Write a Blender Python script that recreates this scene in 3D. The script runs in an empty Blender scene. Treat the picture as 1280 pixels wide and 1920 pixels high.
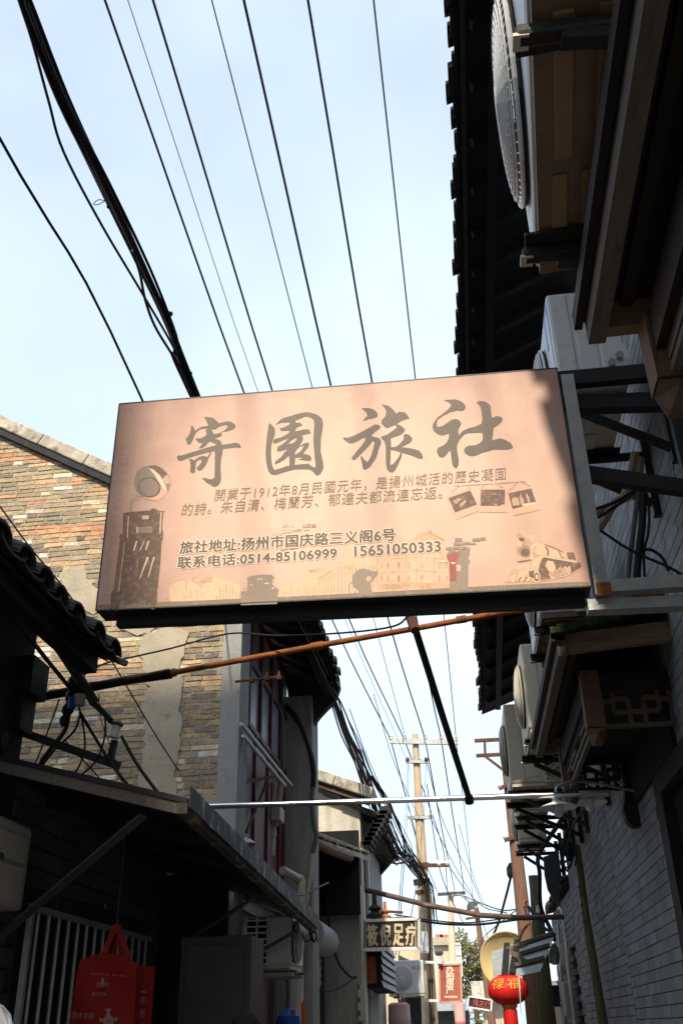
import bpy, bmesh, math, random
from mathutils import Vector as V, Matrix
random.seed(7)
R_ = math.radians
S = bpy.context.scene
COL = S.collection
# ---------------------------------------------------------------- camera
FPX = 1780.0
CAMP = V((0, 0, 1.6))
_al = V((255, -965, -FPX)).normalized()
_ze = V((-70, 3254, -FPX)).normalized()
_d = _al.dot(_ze)
UPc = (_ze - _al * (_d / 2)).normalized()
FWc = (_al - _ze * (_d / 2)); FWc = (FWc - UPc * FWc.dot(UPc)).normalized()
RTc = FWc.cross(UPc)
W2 = Matrix((RTc, FWc, UPc))
cam_d = bpy.data.cameras.new('camera'); cam = bpy.data.objects.new('camera', cam_d); COL.objects.link(cam)
cam_d.sensor_fit = 'VERTICAL'; cam_d.sensor_height = 36.0; cam_d.lens = 36.0 * FPX / 1920.0
cam_d.clip_start = 0.05; cam_d.clip_end = 2000
M4 = W2.to_4x4(); M4.translation = CAMP; cam.matrix_world = M4
S.camera = cam

def at(px, py, X=None, Y=None, Z=None):
    d = W2 @ V((px - 640, -(py - 960), -FPX))
    if X is not None: t = (X - CAMP.x) / d.x
    elif Y is not None: t = (Y - CAMP.y) / d.y
    else: t = (Z - CAMP.z) / d.z
    return CAMP + d * t
# ---------------------------------------------------------------- light
SUN_EL = 43.0
sx_, sz_ = 0.095 * math.sin(R_(SUN_EL)), -math.sin(R_(SUN_EL))
SD = V((sx_, math.sqrt(1 - sx_ * sx_ - sz_ * sz_), sz_)).normalized()
sun_d = bpy.data.lights.new('sun', 'SUN'); sun_d.energy = 4.05; sun_d.angle = R_(0.9); sun_d.color = (1.0, 0.89, 0.72)
sun = bpy.data.objects.new('sun', sun_d); COL.objects.link(sun)
sun.rotation_euler = SD.to_track_quat('-Z', 'Y').to_euler(); sun.location = (0, -20, 30)
W = bpy.data.worlds.new('World'); S.world = W; W.use_nodes = True
nt = W.node_tree; nt.nodes.clear()
sky = nt.nodes.new('ShaderNodeTexSky'); sky.sky_type = 'NISHITA'; sky.sun_disc = False
sky.sun_elevation = R_(SUN_EL); sky.sun_rotation = R_(180); sky.air_density = 1.0; sky.dust_density = 3.0; sky.ozone_density = 1.2
tc = nt.nodes.new('ShaderNodeTexCoord')
nz = nt.nodes.new('ShaderNodeTexNoise'); nz.inputs['Scale'].default_value = 1.6; nz.inputs['Detail'].default_value = 4; nz.inputs['Roughness'].default_value = 0.5
rmp = nt.nodes.new('ShaderNodeValToRGB'); rmp.color_ramp.elements[0].position = 0.3; rmp.color_ramp.elements[1].position = 0.8
rmp.color_ramp.elements[0].color = (0.4, 0.4, 0.4, 1); rmp.color_ramp.elements[1].color = (0.98, 0.98, 0.98, 1)
mx = nt.nodes.new('ShaderNodeMixRGB'); mx.inputs[2].default_value = (6.3, 7.4, 8.5, 1)
bg = nt.nodes.new('ShaderNodeBackground'); bg.inputs['Strength'].default_value = 0.14
wo = nt.nodes.new('ShaderNodeOutputWorld')
nt.links.new(tc.outputs['Generated'], nz.inputs['Vector']); nt.links.new(nz.outputs['Fac'], rmp.inputs[0])
nt.links.new(rmp.outputs[0], mx.inputs[0]); nt.links.new(sky.outputs[0], mx.inputs[1])
nt.links.new(mx.outputs[0], bg.inputs['Color']); nt.links.new(bg.outputs[0], wo.inputs['Surface'])
S.view_settings.view_transform = 'Standard'; S.view_settings.look = 'None'
S.view_settings.exposure = 0.40; S.view_settings.gamma = 1.0
S.cycles.max_bounces = 6; S.cycles.diffuse_bounces = 3

# ---------------------------------------------------------------- materials
MATS = {}
def mat(name, col, rough=0.75, metal=0.0, var=0.18, scale=6.0, col2=None, mixscale=3.0, mixlo=0.5, mixhi=0.6, bump=0.25, bscale=70.0, spec=0.3, streak=None, attr=False):
    if name in MATS: return MATS[name]
    m = bpy.data.materials.new(name); m.use_nodes = True; n = m.node_tree.nodes; L = m.node_tree.links
    b = n['Principled BSDF']; b.inputs['Roughness'].default_value = rough; b.inputs['Metallic'].default_value = metal
    b.inputs['Specular IOR Level'].default_value = spec
    t = n.new('ShaderNodeTexCoord'); vec = t.outputs['Object']
    if streak:
        mp = n.new('ShaderNodeMapping'); mp.inputs['Scale'].default_value = streak; L.new(vec, mp.inputs['Vector']); vec2 = mp.outputs['Vector']
    else: vec2 = vec
    nz = n.new('ShaderNodeTexNoise'); nz.inputs['Scale'].default_value = scale; nz.inputs['Detail'].default_value = 6; nz.inputs['Roughness'].default_value = 0.65
    L.new(vec2, nz.inputs['Vector'])
    mr = n.new('ShaderNodeMapRange'); mr.inputs['From Min'].default_value = 0.25; mr.inputs['From Max'].default_value = 0.75
    mr.inputs['To Min'].default_value = 1 - var; mr.inputs['To Max'].default_value = 1 + var; L.new(nz.outputs['Fac'], mr.inputs['Value'])
    hs = n.new('ShaderNodeVectorMath'); hs.operation = 'SCALE'; L.new(mr.outputs[0], hs.inputs['Scale'])
    if attr:
        a = n.new('ShaderNodeVertexColor'); a.layer_name = 'Col'; L.new(a.outputs['Color'], hs.inputs[0])
    else: hs.inputs[0].default_value = col[:3]
    out = hs.outputs['Vector']
    if col2 is not None:
        n2 = n.new('ShaderNodeTexNoise'); n2.inputs['Scale'].default_value = mixscale; n2.inputs['Detail'].default_value = 8; n2.inputs['Roughness'].default_value = 0.7
        L.new(vec2, n2.inputs['Vector'])
        r = n.new('ShaderNodeMapRange'); r.inputs['From Min'].default_value = mixlo; r.inputs['From Max'].default_value = mixhi; L.new(n2.outputs['Fac'], r.inputs['Value'])
        mxn = n.new('ShaderNodeMix'); mxn.data_type = 'RGBA'; L.new(r.outputs[0], mxn.inputs['Factor']); L.new(out, mxn.inputs['A']); mxn.inputs['B'].default_value = (*col2[:3], 1)
        out = mxn.outputs['Result']
    L.new(out, b.inputs['Base Color'])
    if bump > 0:
        n3 = n.new('ShaderNodeTexNoise'); n3.inputs['Scale'].default_value = bscale; n3.inputs['Detail'].default_value = 4; L.new(vec, n3.inputs['Vector'])
        bp = n.new('ShaderNodeBump'); bp.inputs['Strength'].default_value = bump; bp.inputs['Distance'].default_value = 0.01
        L.new(n3.outputs['Fac'], bp.inputs['Height']); L.new(bp.outputs['Normal'], b.inputs['Normal'])
    MATS[name] = m; return m

def flat(name, col, rough=0.6, var=0.06, **k): return mat(name, col, rough, var=var, bump=k.pop('bump', 0.0), **k)

M_brick = mat('aged_brick', (0.3, 0.28, 0.25), 0.9, var=0.35, scale=26, attr=True, col2=(0.44, 0.38, 0.28), mixscale=9, mixlo=0.57, mixhi=0.70, bump=1.0, bscale=42)
M_mortar = mat('lime_mortar', (0.46, 0.38, 0.26), 0.95, var=0.25, scale=9, bump=0.7, bscale=60)
M_grey_brick = mat('grey_brick', (0.2, 0.2, 0.2), 0.85, var=0.2, scale=14, attr=True, col2=(0.11, 0.11, 0.108), mixscale=1.1, mixlo=0.5, mixhi=0.8, streak=(2, 2, 0.8), bump=0.3, bscale=60)
M_dark_joint = mat('dark_joint', (0.05, 0.05, 0.052), 0.95, bump=0.3)
M_plaster = mat('worn_plaster', (0.42, 0.365, 0.275), 0.9, var=0.22, scale=3, col2=(0.22, 0.2, 0.16), mixscale=5, mixlo=0.55, mixhi=0.75, bump=0.5, bscale=35)
M_plaster_white = mat('stained_white_plaster', (0.58, 0.54, 0.45), 0.9, var=0.18, scale=2.5, col2=(0.30, 0.28, 0.24), mixscale=2.6, mixlo=0.52, mixhi=0.72, bump=0.5, bscale=25)
M_plaster_grey = mat('grey_plaster', (0.30, 0.29, 0.265), 0.9, var=0.2, scale=2, col2=(0.17, 0.16, 0.14), mixscale=3, mixlo=0.5, mixhi=0.75, streak=(3, 3, 0.7), bump=0.4, bscale=30)
M_concrete = mat('concrete', (0.33, 0.325, 0.31), 0.9, var=0.2, scale=4, col2=(0.2, 0.19, 0.17), mixscale=4, mixlo=0.55, mixhi=0.8, bump=0.4, bscale=50)
M_coping = mat('weathered_coping', (0.46, 0.41, 0.33), 0.95, var=0.35, scale=7, col2=(0.10, 0.09, 0.075), mixscale=6, mixlo=0.52, mixhi=0.68, bump=0.8, bscale=30)
M_tile = mat('dark_clay_tile', (0.035, 0.035, 0.036), 0.85, var=0.4, scale=12, col2=(0.075, 0.07, 0.06), mixscale=9, mixlo=0.6, mixhi=0.75, bump=0.6, bscale=40)
M_soffit = mat('eave_shade_board', (0.011, 0.010, 0.009), 0.85, var=0.4, scale=7, streak=(1, 12, 12), bump=0.4)  # near-black colour carries the deep shade under the eaves
M_dwood = mat('dark_wood', (0.014, 0.011, 0.009), 0.7, var=0.4, scale=5, streak=(8, 1.2, 8), bump=0.4)
M_bwood = mat('brown_wood', (0.13, 0.075, 0.048), 0.75, var=0.35, scale=6, streak=(10, 10, 1.5), col2=(0.05, 0.03, 0.02), mixscale=8, mixlo=0.55, mixhi=0.75, bump=0.4)
M_lwood = mat('pale_weathered_wood', (0.19, 0.14, 0.09), 0.8, var=0.35, scale=6, streak=(1.0, 10, 10), col2=(0.10, 0.06, 0.035), mixscale=5, mixlo=0.58, mixhi=0.72, bump=0.5)
M_gwood = mat('grey_weathered_wood', (0.13, 0.115, 0.10), 0.85, var=0.35, scale=6, streak=(9, 1.0, 9), col2=(0.07, 0.05, 0.035), mixscale=3, mixlo=0.55, mixhi=0.75, bump=0.5)
M_moss = mat('mossy_tile', (0.03, 0.05, 0.012), 0.95, var=0.5, scale=25, col2=(0.02, 0.02, 0.018), mixscale=10, mixlo=0.45, mixhi=0.6, bump=1.0, bscale=90)
M_white = mat('white_enamel', (0.64, 0.65, 0.66), 0.4, var=0.08, scale=3, col2=(0.36, 0.31, 0.24), mixscale=6, mixlo=0.58, mixhi=0.8, bump=0.03, spec=0.4)
M_cream = mat('aged_cream_enamel', (0.60, 0.55, 0.44), 0.5, var=0.1, scale=3, col2=(0.30, 0.22, 0.14), mixscale=6, mixlo=0.58, mixhi=0.8, bump=0.05, spec=0.35)
M_pan = mat('rusty_pan', (0.20, 0.135, 0.095), 0.6, var=0.25, scale=5, col2=(0.03, 0.018, 0.012), mixscale=8, mixlo=0.60, mixhi=0.68, bump=0.2)
M_ridge = mat('peach_steel', (0.30, 0.19, 0.12), 0.55, var=0.2, scale=5, bump=0.1)
M_black = mat('black_paint', (0.012, 0.012, 0.013), 0.45, var=0.3, bump=0.1, spec=0.4)
M_rubber = mat('black_rubber', (0.012, 0.012, 0.014), 0.6, var=0.2, bump=0.0)
M_grey_cable = mat('grey_cable', (0.11, 0.11, 0.11), 0.6, var=0.2, bump=0.0)
M_blue_wire = mat('pale_blue_wire', (0.25, 0.33, 0.42), 0.6, bump=0.0)
M_tape = mat('wrapped_lagging', (0.30, 0.23, 0.16), 0.85, var=0.35, scale=20, bump=0.6, bscale=40)
M_rust = mat('rust', (0.27, 0.085, 0.022), 0.8, var=0.35, scale=14, col2=(0.10, 0.045, 0.025), mixscale=9, mixlo=0.52, mixhi=0.7, bump=0.4, bscale=90)
M_rust2 = mat('dark_rust', (0.12, 0.055, 0.03), 0.85, var=0.4, scale=14, col2=(0.04, 0.025, 0.02), mixscale=9, mixlo=0.5, mixhi=0.7, bump=0.4, bscale=90)
M_steel = mat('stainless_steel', (0.62, 0.63, 0.64), 0.22, metal=1.0, var=0.05, bump=0.0)
M_galv = mat('galvanised_steel', (0.36, 0.37, 0.365), 0.5, metal=0.6, var=0.2, scale=10, col2=(0.17, 0.10, 0.06), mixscale=12, mixlo=0.66, mixhi=0.74, bump=0.15)
M_angle = mat('dark_angle_iron', (0.016, 0.017, 0.017), 0.6, var=0.3, scale=10, bump=0.2)
M_red = mat('dark_red_paint', (0.105, 0.018, 0.016), 0.55, var=0.35, scale=5, streak=(3, 3, 0.5), col2=(0.045, 0.012, 0.010), mixscale=4, mixlo=0.5, mixhi=0.75, bump=0.2)
M_glass = mat('sky_pale_glass', (0.36, 0.40, 0.44), 0.18, var=0.35, scale=3, bump=0.35, bscale=35, spec=0.8)  # pale base colour stands in for reflected sky on frosted panes
M_pvc = mat('yellowed_pvc', (0.44, 0.42, 0.36), 0.5, var=0.1, bump=0.05)
M_porcelain = mat('porcelain', (0.72, 0.71, 0.68), 0.25, var=0.04, bump=0.0, spec=0.5)
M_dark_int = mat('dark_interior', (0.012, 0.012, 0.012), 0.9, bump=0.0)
M_pole = mat('concrete_pole', (0.50, 0.38, 0.25), 0.9, var=0.18, scale=9, col2=(0.30, 0.2, 0.12), mixscale=6, mixlo=0.55, mixhi=0.8, bump=0.3)
M_oldpole = mat('old_timber_pole', (0.20, 0.11, 0.07), 0.9, var=0.35, scale=6, streak=(10, 10, 1), bump=0.5)
M_mosspole = mat('mossy_timber_pole', (0.12, 0.11, 0.065), 0.9, var=0.35, scale=5, streak=(6, 6, 1.5), bump=0.5)
M_asphalt = mat('alley_paving', (0.16, 0.155, 0.15), 0.9, var=0.25, scale=3, bump=0.4)
M_shutter = mat('roller_shutter', (0.30, 0.31, 0.32), 0.5, var=0.1, bump=0.1)
M_greypaint = mat('grey_paint', (0.06, 0.06, 0.06), 0.6, var=0.15, bump=0.1)
M_tote = mat('red_nonwoven', (0.17, 0.004, 0.002), 0.8, var=0.15, scale=4, bump=0.35, bscale=300)
M_red_lantern = mat('lantern_silk', (0.62, 0.018, 0.014), 0.55, var=0.12, bump=0.1)
M_gold = mat('gold_print', (0.72, 0.42, 0.06), 0.45, var=0.15, bump=0.0)
M_dish = mat('cream_dish', (0.74, 0.60, 0.30), 0.6, var=0.08, bump=0.05)
M_corr = mat('corrugated_steel', (0.33, 0.35, 0.35), 0.5, metal=0.3, var=0.2, scale=8, col2=(0.16, 0.10, 0.06), mixscale=6, mixlo=0.6, mixhi=0.75, bump=0.1)
M_leaf = mat('leaf', (0.15, 0.14, 0.05), 0.8, var=0.5, scale=3, bump=0.0)
M_bark = mat('bark', (0.09, 0.06, 0.04), 0.9, bump=0.6)
M_beigewall = mat('beige_render', (0.60, 0.50, 0.36), 0.9, var=0.1, bump=0.2)
M_terracotta = mat('terracotta', (0.42, 0.16, 0.09), 0.9, bump=0.2)
M_whitepaint = mat('white_paint', (0.72, 0.71, 0.69), 0.5, var=0.06, bump=0.0)
M_flash = mat('peeling_flashing', (0.022, 0.023, 0.023), 0.55, var=0.3, scale=6, col2=(0.5, 0.49, 0.47), mixscale=3.0, mixlo=0.565, mixhi=0.58, streak=(1, 4.5, 2.0), bump=0.3, bscale=50)
M_flash2 = mat('rotten_edge_board', (0.06, 0.055, 0.045), 0.8, var=0.4, scale=8, col2=(0.33, 0.25, 0.11), mixscale=8, mixlo=0.56, mixhi=0.62, bump=0.5)
M_blue = mat('blue_plastic', (0.02, 0.10, 0.42), 0.45, bump=0.0)
M_orange = mat('orange_plastic', (0.6, 0.11, 0.02), 0.45, bump=0.0)
M_pink = mat('pink_tank', (0.42, 0.27, 0.25), 0.5, var=0.1, bump=0.0)
M_label_blue = flat('blue_sticker', (0.10, 0.26, 0.62), 0.4)
M_skin = mat('skin', (0.50, 0.30, 0.21), 0.55, var=0.05, bump=0.0)
M_hair = mat('black_hair', (0.004, 0.004, 0.004), 0.8, var=0.3, scale=40, bump=0.5, bscale=150, spec=0.08)
M_coat = mat('dark_coat', (0.02, 0.022, 0.03), 0.85, bump=0.2)
M_trouser = mat('dark_trousers', (0.03, 0.03, 0.035), 0.85, bump=0.2)
M_bamboo = mat('weathered_bamboo', (0.11, 0.07, 0.05), 0.65, var=0.4, scale=5, streak=(1.5, 8, 8), col2=(0.33, 0.29, 0.25), mixscale=2, mixlo=0.55, mixhi=0.7, bump=0.2)
M_louvre = mat('louvre_paint', (0.30, 0.30, 0.36), 0.55, var=0.12, bump=0.05)
M_plastic_sheet = mat('clear_plastic', (0.5, 0.5, 0.52), 0.3, var=0.2, bump=0.3, bscale=20)
# sign print
M_ink = flat('print_ink', (0.135, 0.108, 0.085), 0.55, var=0.16, scale=160, col2=(0.42, 0.29, 0.22), mixscale=240, mixlo=0.55, mixhi=0.72)
M_ink2 = flat('print_small_ink', (0.29, 0.205, 0.145), 0.55)
M_inkbrown = flat('print_brown', (0.16, 0.095, 0.065), 0.5, var=0.25, scale=60, col2=(0.40, 0.27, 0.20), mixscale=38, mixlo=0.5, mixhi=0.75)
M_inkred = flat('print_redbrown', (0.22, 0.10, 0.07), 0.5, var=0.2, scale=40, col2=(0.40, 0.27, 0.20), mixscale=38, mixlo=0.5, mixhi=0.75)
M_inktan = flat('print_tan', (0.55, 0.32, 0.18), 0.55, var=0.25, scale=70, col2=(0.73, 0.485, 0.365), mixscale=11, mixlo=0.44, mixhi=0.66)
M_inktan2 = flat('print_light_tan', (0.76, 0.48, 0.30), 0.55, var=0.15, scale=60, col2=(0.73, 0.485, 0.365), mixscale=11, mixlo=0.44, mixhi=0.66)
M_inkmid = flat('print_mid', (0.42, 0.26, 0.17), 0.55, var=0.3, scale=80, col2=(0.73, 0.485, 0.365), mixscale=11, mixlo=0.44, mixhi=0.66)
M_ink3 = flat('print_faded_ink', (0.29, 0.225, 0.17), 0.55, var=0.16, scale=160, col2=(0.48, 0.34, 0.26), mixscale=240, mixlo=0.5, mixhi=0.72)
M_halo = flat('print_cream', (0.84, 0.64, 0.49), 0.55)
M_inkstrip = flat('print_strip', (0.24, 0.18, 0.125), 0.55, var=0.2, scale=120, col2=(0.40, 0.27, 0.20), mixscale=38, mixlo=0.5, mixhi=0.75)
M_postred = flat('print_red', (0.36, 0.09, 0.075), 0.5, var=0.2, scale=40)
M_photo = flat('print_photo', (0.16, 0.10, 0.075), 0.55, var=0.5, scale=45, col2=(0.40, 0.27, 0.20), mixscale=38, mixlo=0.5, mixhi=0.75)
M_photoedge = flat('print_photo_border', (0.78, 0.44, 0.31), 0.55)
def sign_face_mat():
    m = bpy.data.materials.new('sepia_poster'); m.use_nodes = True; n = m.node_tree.nodes; L = m.node_tree.links
    b = n['Principled BSDF']; b.inputs['Roughness'].default_value = 0.5; b.inputs['Specular IOR Level'].default_value = 0.25
    t = n.new('ShaderNodeTexCoord')
    mp = n.new('ShaderNodeMapping'); L.new(t.outputs['Generated'], mp.inputs['Vector'])
    mp.inputs['Location'].default_value = (-0.55, 0, -0.42); 
    sc = n.new('ShaderNodeVectorMath'); sc.operation = 'MULTIPLY'; sc.inputs[1].default_value = (1.55, 0, 1.35); L.new(mp.outputs[0], sc.inputs[0])
    ln = n.new('ShaderNodeVectorMath'); ln.operation = 'LENGTH'; L.new(sc.outputs[0], ln.inputs[0])
    nz = n.new('ShaderNodeTexNoise'); nz.inputs['Scale'].default_value = 4.5; nz.inputs['Detail'].default_value = 7; nz.inputs['Roughness'].default_value = 0.62; L.new(t.outputs['Object'], nz.inputs['Vector'])
    ad = n.new('ShaderNodeMath'); ad.operation = 'MULTIPLY_ADD'; ad.inputs[1].default_value = 0.65; L.new(nz.outputs['Fac'], ad.inputs[0]); L.new(ln.outputs['Value'], ad.inputs[2])
    r = n.new('ShaderNodeValToRGB'); e = r.color_ramp.elements
    e[0].position = 0.20; e[0].color = (0.78, 0.56, 0.425, 1); e[1].position = 0.88; e[1].color = (0.40, 0.23, 0.18, 1)
    k = e.new(0.48); k.color = (0.72, 0.475, 0.36, 1); k = e.new(0.68); k.color = (0.60, 0.37, 0.285, 1)
    ml = n.new('ShaderNodeMath'); ml.operation = 'MULTIPLY'; ml.inputs[1].default_value = 0.62; L.new(ad.outputs[0], ml.inputs[0]); ad = ml
    L.new(ad.outputs[0], r.inputs[0])
    n2 = n.new('ShaderNodeTexNoise'); n2.inputs['Scale'].default_value = 26; n2.inputs['Detail'].default_value = 8; n2.inputs['Roughness'].default_value = 0.75; L.new(t.outputs['Object'], n2.inputs['Vector'])
    m2 = n.new('ShaderNodeMapRange'); m2.inputs['From Min'].default_value = 0.58; m2.inputs['From Max'].default_value = 0.72; L.new(n2.outputs['Fac'], m2.inputs['Value']); m2.inputs['To Max'].default_value = 0.42
    mxn = n.new('ShaderNodeMix'); mxn.data_type = 'RGBA'; L.new(m2.outputs[0], mxn.inputs['Factor']); L.new(r.outputs[0], mxn.inputs['A']); mxn.inputs['B'].default_value = (0.42, 0.20, 0.12, 1)
    n4 = n.new('ShaderNodeTexNoise'); n4.inputs['Scale'].default_value = 1.7; n4.inputs['Detail'].default_value = 3; L.new(t.outputs['Object'], n4.inputs['Vector'])
    m4 = n.new('ShaderNodeMapRange'); m4.inputs['From Min'].default_value = 0.5; m4.inputs['From Max'].default_value = 0.68; m4.inputs['To Max'].default_value = 0.55; L.new(n4.outputs['Fac'], m4.inputs['Value'])
    mx2 = n.new('ShaderNodeMix'); mx2.data_type = 'RGBA'; L.new(m4.outputs[0], mx2.inputs['Factor']); L.new(mxn.outputs['Result'], mx2.inputs['A']); mx2.inputs['B'].default_value = (0.52, 0.38, 0.30, 1)
    n5 = n.new('ShaderNodeTexNoise'); n5.inputs['Scale'].default_value = 75; n5.inputs['Detail'].default_value = 3; L.new(t.outputs['Object'], n5.inputs['Vector'])
    m5 = n.new('ShaderNodeMapRange'); m5.inputs['From Min'].default_value = 0.66; m5.inputs['From Max'].default_value = 0.74; m5.inputs['To Max'].default_value = 0.5; L.new(n5.outputs['Fac'], m5.inputs['Value'])
    mp6 = n.new('ShaderNodeMapping'); mp6.inputs['Scale'].default_value = (9, 1, 0.8); L.new(t.outputs['Object'], mp6.inputs['Vector'])
    n6 = n.new('ShaderNodeTexNoise'); n6.inputs['Scale'].default_value = 2.2; n6.inputs['Detail'].default_value = 6; L.new(mp6.outputs[0], n6.inputs['Vector'])
    m6 = n.new('ShaderNodeMapRange'); m6.inputs['From Min'].default_value = 0.55; m6.inputs['From Max'].default_value = 0.8; m6.inputs['To Max'].default_value = 0.35; L.new(n6.outputs['Fac'], m6.inputs['Value'])
    mx5 = n.new('ShaderNodeMix'); mx5.data_type = 'RGBA'; L.new(m5.outputs[0], mx5.inputs['Factor']); L.new(mx2.outputs['Result'], mx5.inputs['A']); mx5.inputs['B'].default_value = (0.36, 0.19, 0.12, 1)
    mx6 = n.new('ShaderNodeMix'); mx6.data_type = 'RGBA'; L.new(m6.outputs[0], mx6.inputs['Factor']); L.new(mx5.outputs['Result'], mx6.inputs['A']); mx6.inputs['B'].default_value = (0.60, 0.40, 0.29, 1)
    L.new(mx6.outputs['Result'], b.inputs['Base Color'])
    n7 = n.new('ShaderNodeTexNoise'); n7.inputs['Scale'].default_value = 2.6; n7.inputs['Detail'].default_value = 2; L.new(t.outputs['Object'], n7.inputs['Vector'])
    bp = n.new('ShaderNodeBump'); bp.inputs['Strength'].default_value = 0.25; bp.inputs['Distance'].default_value = 0.02; L.new(n7.outputs['Fac'], bp.inputs['Height']); L.new(bp.outputs['Normal'], b.inputs['Normal'])
    return m
M_sign = sign_face_mat()

# ---------------------------------------------------------------- mesh builder
ORG = {}
class MB:
    def __init__(s): s.v = []; s.f = []; s.mi = []; s.c = []
    def add(s, vs, fs, mi=0, c=None):
        o = len(s.v); s.v += [V(p) for p in vs]
        for f in fs: s.f.append([i + o for i in f]); s.mi.append(mi); s.c.append(c)
        return s
    def poly(s, pts, mi=0, c=None): return s.add(pts, [list(range(len(pts)))], mi, c)
    def box(s, a, b, mi=0, c=None):
        x0, y0, z0 = [min(a[i], b[i]) for i in range(3)]; x1, y1, z1 = [max(a[i], b[i]) for i in range(3)]
        return s.add([(x0,y0,z0),(x1,y0,z0),(x1,y1,z0),(x0,y1,z0),(x0,y0,z1),(x1,y0,z1),(x1,y1,z1),(x0,y1,z1)],
                     [(0,3,2,1),(4,5,6,7),(0,1,5,4),(1,2,6,5),(2,3,7,6),(3,0,4,7)], mi, c)
    def beam(s, p, q, w, h, mi=0, up=(0, 0, 1), c=None):
        p = V(p); q = V(q); d = (q - p).normalized(); u = V(up)
        if abs(d.dot(u)) > 0.98: u = V((0, 1, 0))
        r = d.cross(u).normalized(); u = r.cross(d).normalized(); r *= w / 2; u *= h / 2
        return s.add([p-r-u, p+r-u, p+r+u, p-r+u, q-r-u, q+r-u, q+r+u, q-r+u],
                     [(0,1,2,3),(4,7,6,5),(0,4,5,1),(1,5,6,2),(2,6,7,3),(3,7,4,0)], mi, c)
    def tube(s, pts, r, seg=6, mi=0, caps=True):
        pts = [V(p) for p in pts]; n = len(pts); o = len(s.v); pu = None
        for i, p in enumerate(pts):
            d = ((pts[min(i+1, n-1)] - pts[max(i-1, 0)])).normalized()
            if pu is None:
                pu = V((0, 0, 1)) if abs(d.z) < 0.9 else V((1, 0, 0))
            rr = d.cross(pu).normalized(); u = rr.cross(d).normalized(); pu = u
            ra = r[i] if isinstance(r, (list, tuple)) else r
            for k in range(seg):
                a = 2 * math.pi * k / seg; s.v.append(p + rr * (ra * math.cos(a)) + u * (ra * math.sin(a)))
        for i in range(n - 1):
            for k in range(seg):
                k2 = (k + 1) % seg; s.f.append([o+i*seg+k, o+i*seg+k2, o+(i+1)*seg+k2, o+(i+1)*seg+k]); s.mi.append(mi); s.c.append(None)
        if caps:
            s.f.append([o+k for k in range(seg)][::-1]); s.mi.append(mi); s.c.append(None)
            s.f.append([o+(n-1)*seg+k for k in range(seg)]); s.mi.append(mi); s.c.append(None)
        return s
    def lathe(s, prof, c, ax=(0, 0, 1), seg=20, mi=0):
        ax = V(ax).normalized(); u = ax.orthogonal().normalized(); w = ax.cross(u); o = len(s.v); c = V(c)
        for r, h in prof:
            for k in range(seg):
                a = 2*math.pi*k/seg; s.v.append(c + ax*h + u*(r*math.cos(a)) + w*(r*math.sin(a)))
        for i in range(len(prof) - 1):
            for k in range(seg):
                k2 = (k+1) % seg; s.f.append([o+i*seg+k, o+i*seg+k2, o+(i+1)*seg+k2, o+(i+1)*seg+k]); s.mi.append(mi); s.c.append(None)
        return s
    def prism(s, pts, ext, mi=0):
        n = len(pts); ext = V(ext); a = [V(p) for p in pts]; b = [p + ext for p in a]
        fs = [list(range(n))[::-1], list(range(n, 2*n))] + [[i, (i+1) % n, n+(i+1) % n, n+i] for i in range(n)]
        return s.add(a + b, fs, mi)
    def build(s, name, mats, parent=None, smooth=False, bevel=0.0):
        if not isinstance(mats, (list, tuple)): mats = [mats]
        if parent is not None: org = ORG[parent.name]
        else:
            xs = [p.x for p in s.v]; ys = [p.y for p in s.v]; zs = [p.z for p in s.v]
            org = V(((min(xs)+max(xs))/2, (min(ys)+max(ys))/2, min(zs)))
        me = bpy.data.meshes.new(name); me.from_pydata([p - org for p in s.v], [], s.f)
        for m in mats: me.materials.append(m)
        me.polygons.foreach_set('material_index', s.mi)
        if any(c is not None for c in s.c):
            ca = me.color_attributes.new('Col', 'FLOAT_COLOR', 'CORNER')
            for p, c in zip(me.polygons, s.c):
                cc = (*(c or (0.3, 0.3, 0.3)), 1)
                for li in p.loop_indices: ca.data[li].color = cc
        bm = bmesh.new(); bm.from_mesh(me); bmesh.ops.recalc_face_normals(bm, faces=bm.faces); bm.to_mesh(me); bm.free()
        if smooth:
            me.polygons.foreach_set('use_smooth', [True]*len(me.polygons))
            me.set_sharp_from_angle(angle=R_(40))
        o = bpy.data.objects.new(name, me); COL.objects.link(o)
        if parent is not None: o.parent = parent
        else: o.location = org
        ORG[o.name] = org
        if bevel:
            b = o.modifiers.new('bevel', 'BEVEL'); b.width = bevel; b.segments = 2; b.limit_method = 'ANGLE'
        return o
def tag(o, label, cat, group=None, kind=None):
    o['label'] = label; o['category'] = cat
    if group: o['group'] = group
    if kind: o['kind'] = kind
    return o
def thing(name, loc, label, cat, group=None):
    o = bpy.data.objects.new(name, None); COL.objects.link(o); o.empty_display_size = 0.1; o.location = loc
    ORG[o.name] = V(loc); return tag(o, label, cat, group)
def copy_tree(o, parent=None):
    c = o.copy(); COL.objects.link(c)
    if parent is not None: c.parent = parent
    for ch in list(o.children): copy_tree(ch, c)
    return c
def struct(o): o['kind'] = 'structure'; return o
def smoothpts(pts, n=6):
    pts = [V(p) for p in pts]
    if len(pts) < 3: return pts
    out = []
    P = [pts[0]*2 - pts[1]] + pts + [pts[-1]*2 - pts[-2]]
    for i in range(1, len(P)-2):
        p0, p1, p2, p3 = P[i-1], P[i], P[i+1], P[i+2]
        for k in range(n):
            t = k/n; t2 = t*t; t3 = t2*t
            out.append(0.5*((2*p1) + (p2-p0)*t + (2*p0-5*p1+4*p2-p3)*t2 + (3*p1-p0-3*p2+p3)*t3))
    out.append(pts[-1]); return out
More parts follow.
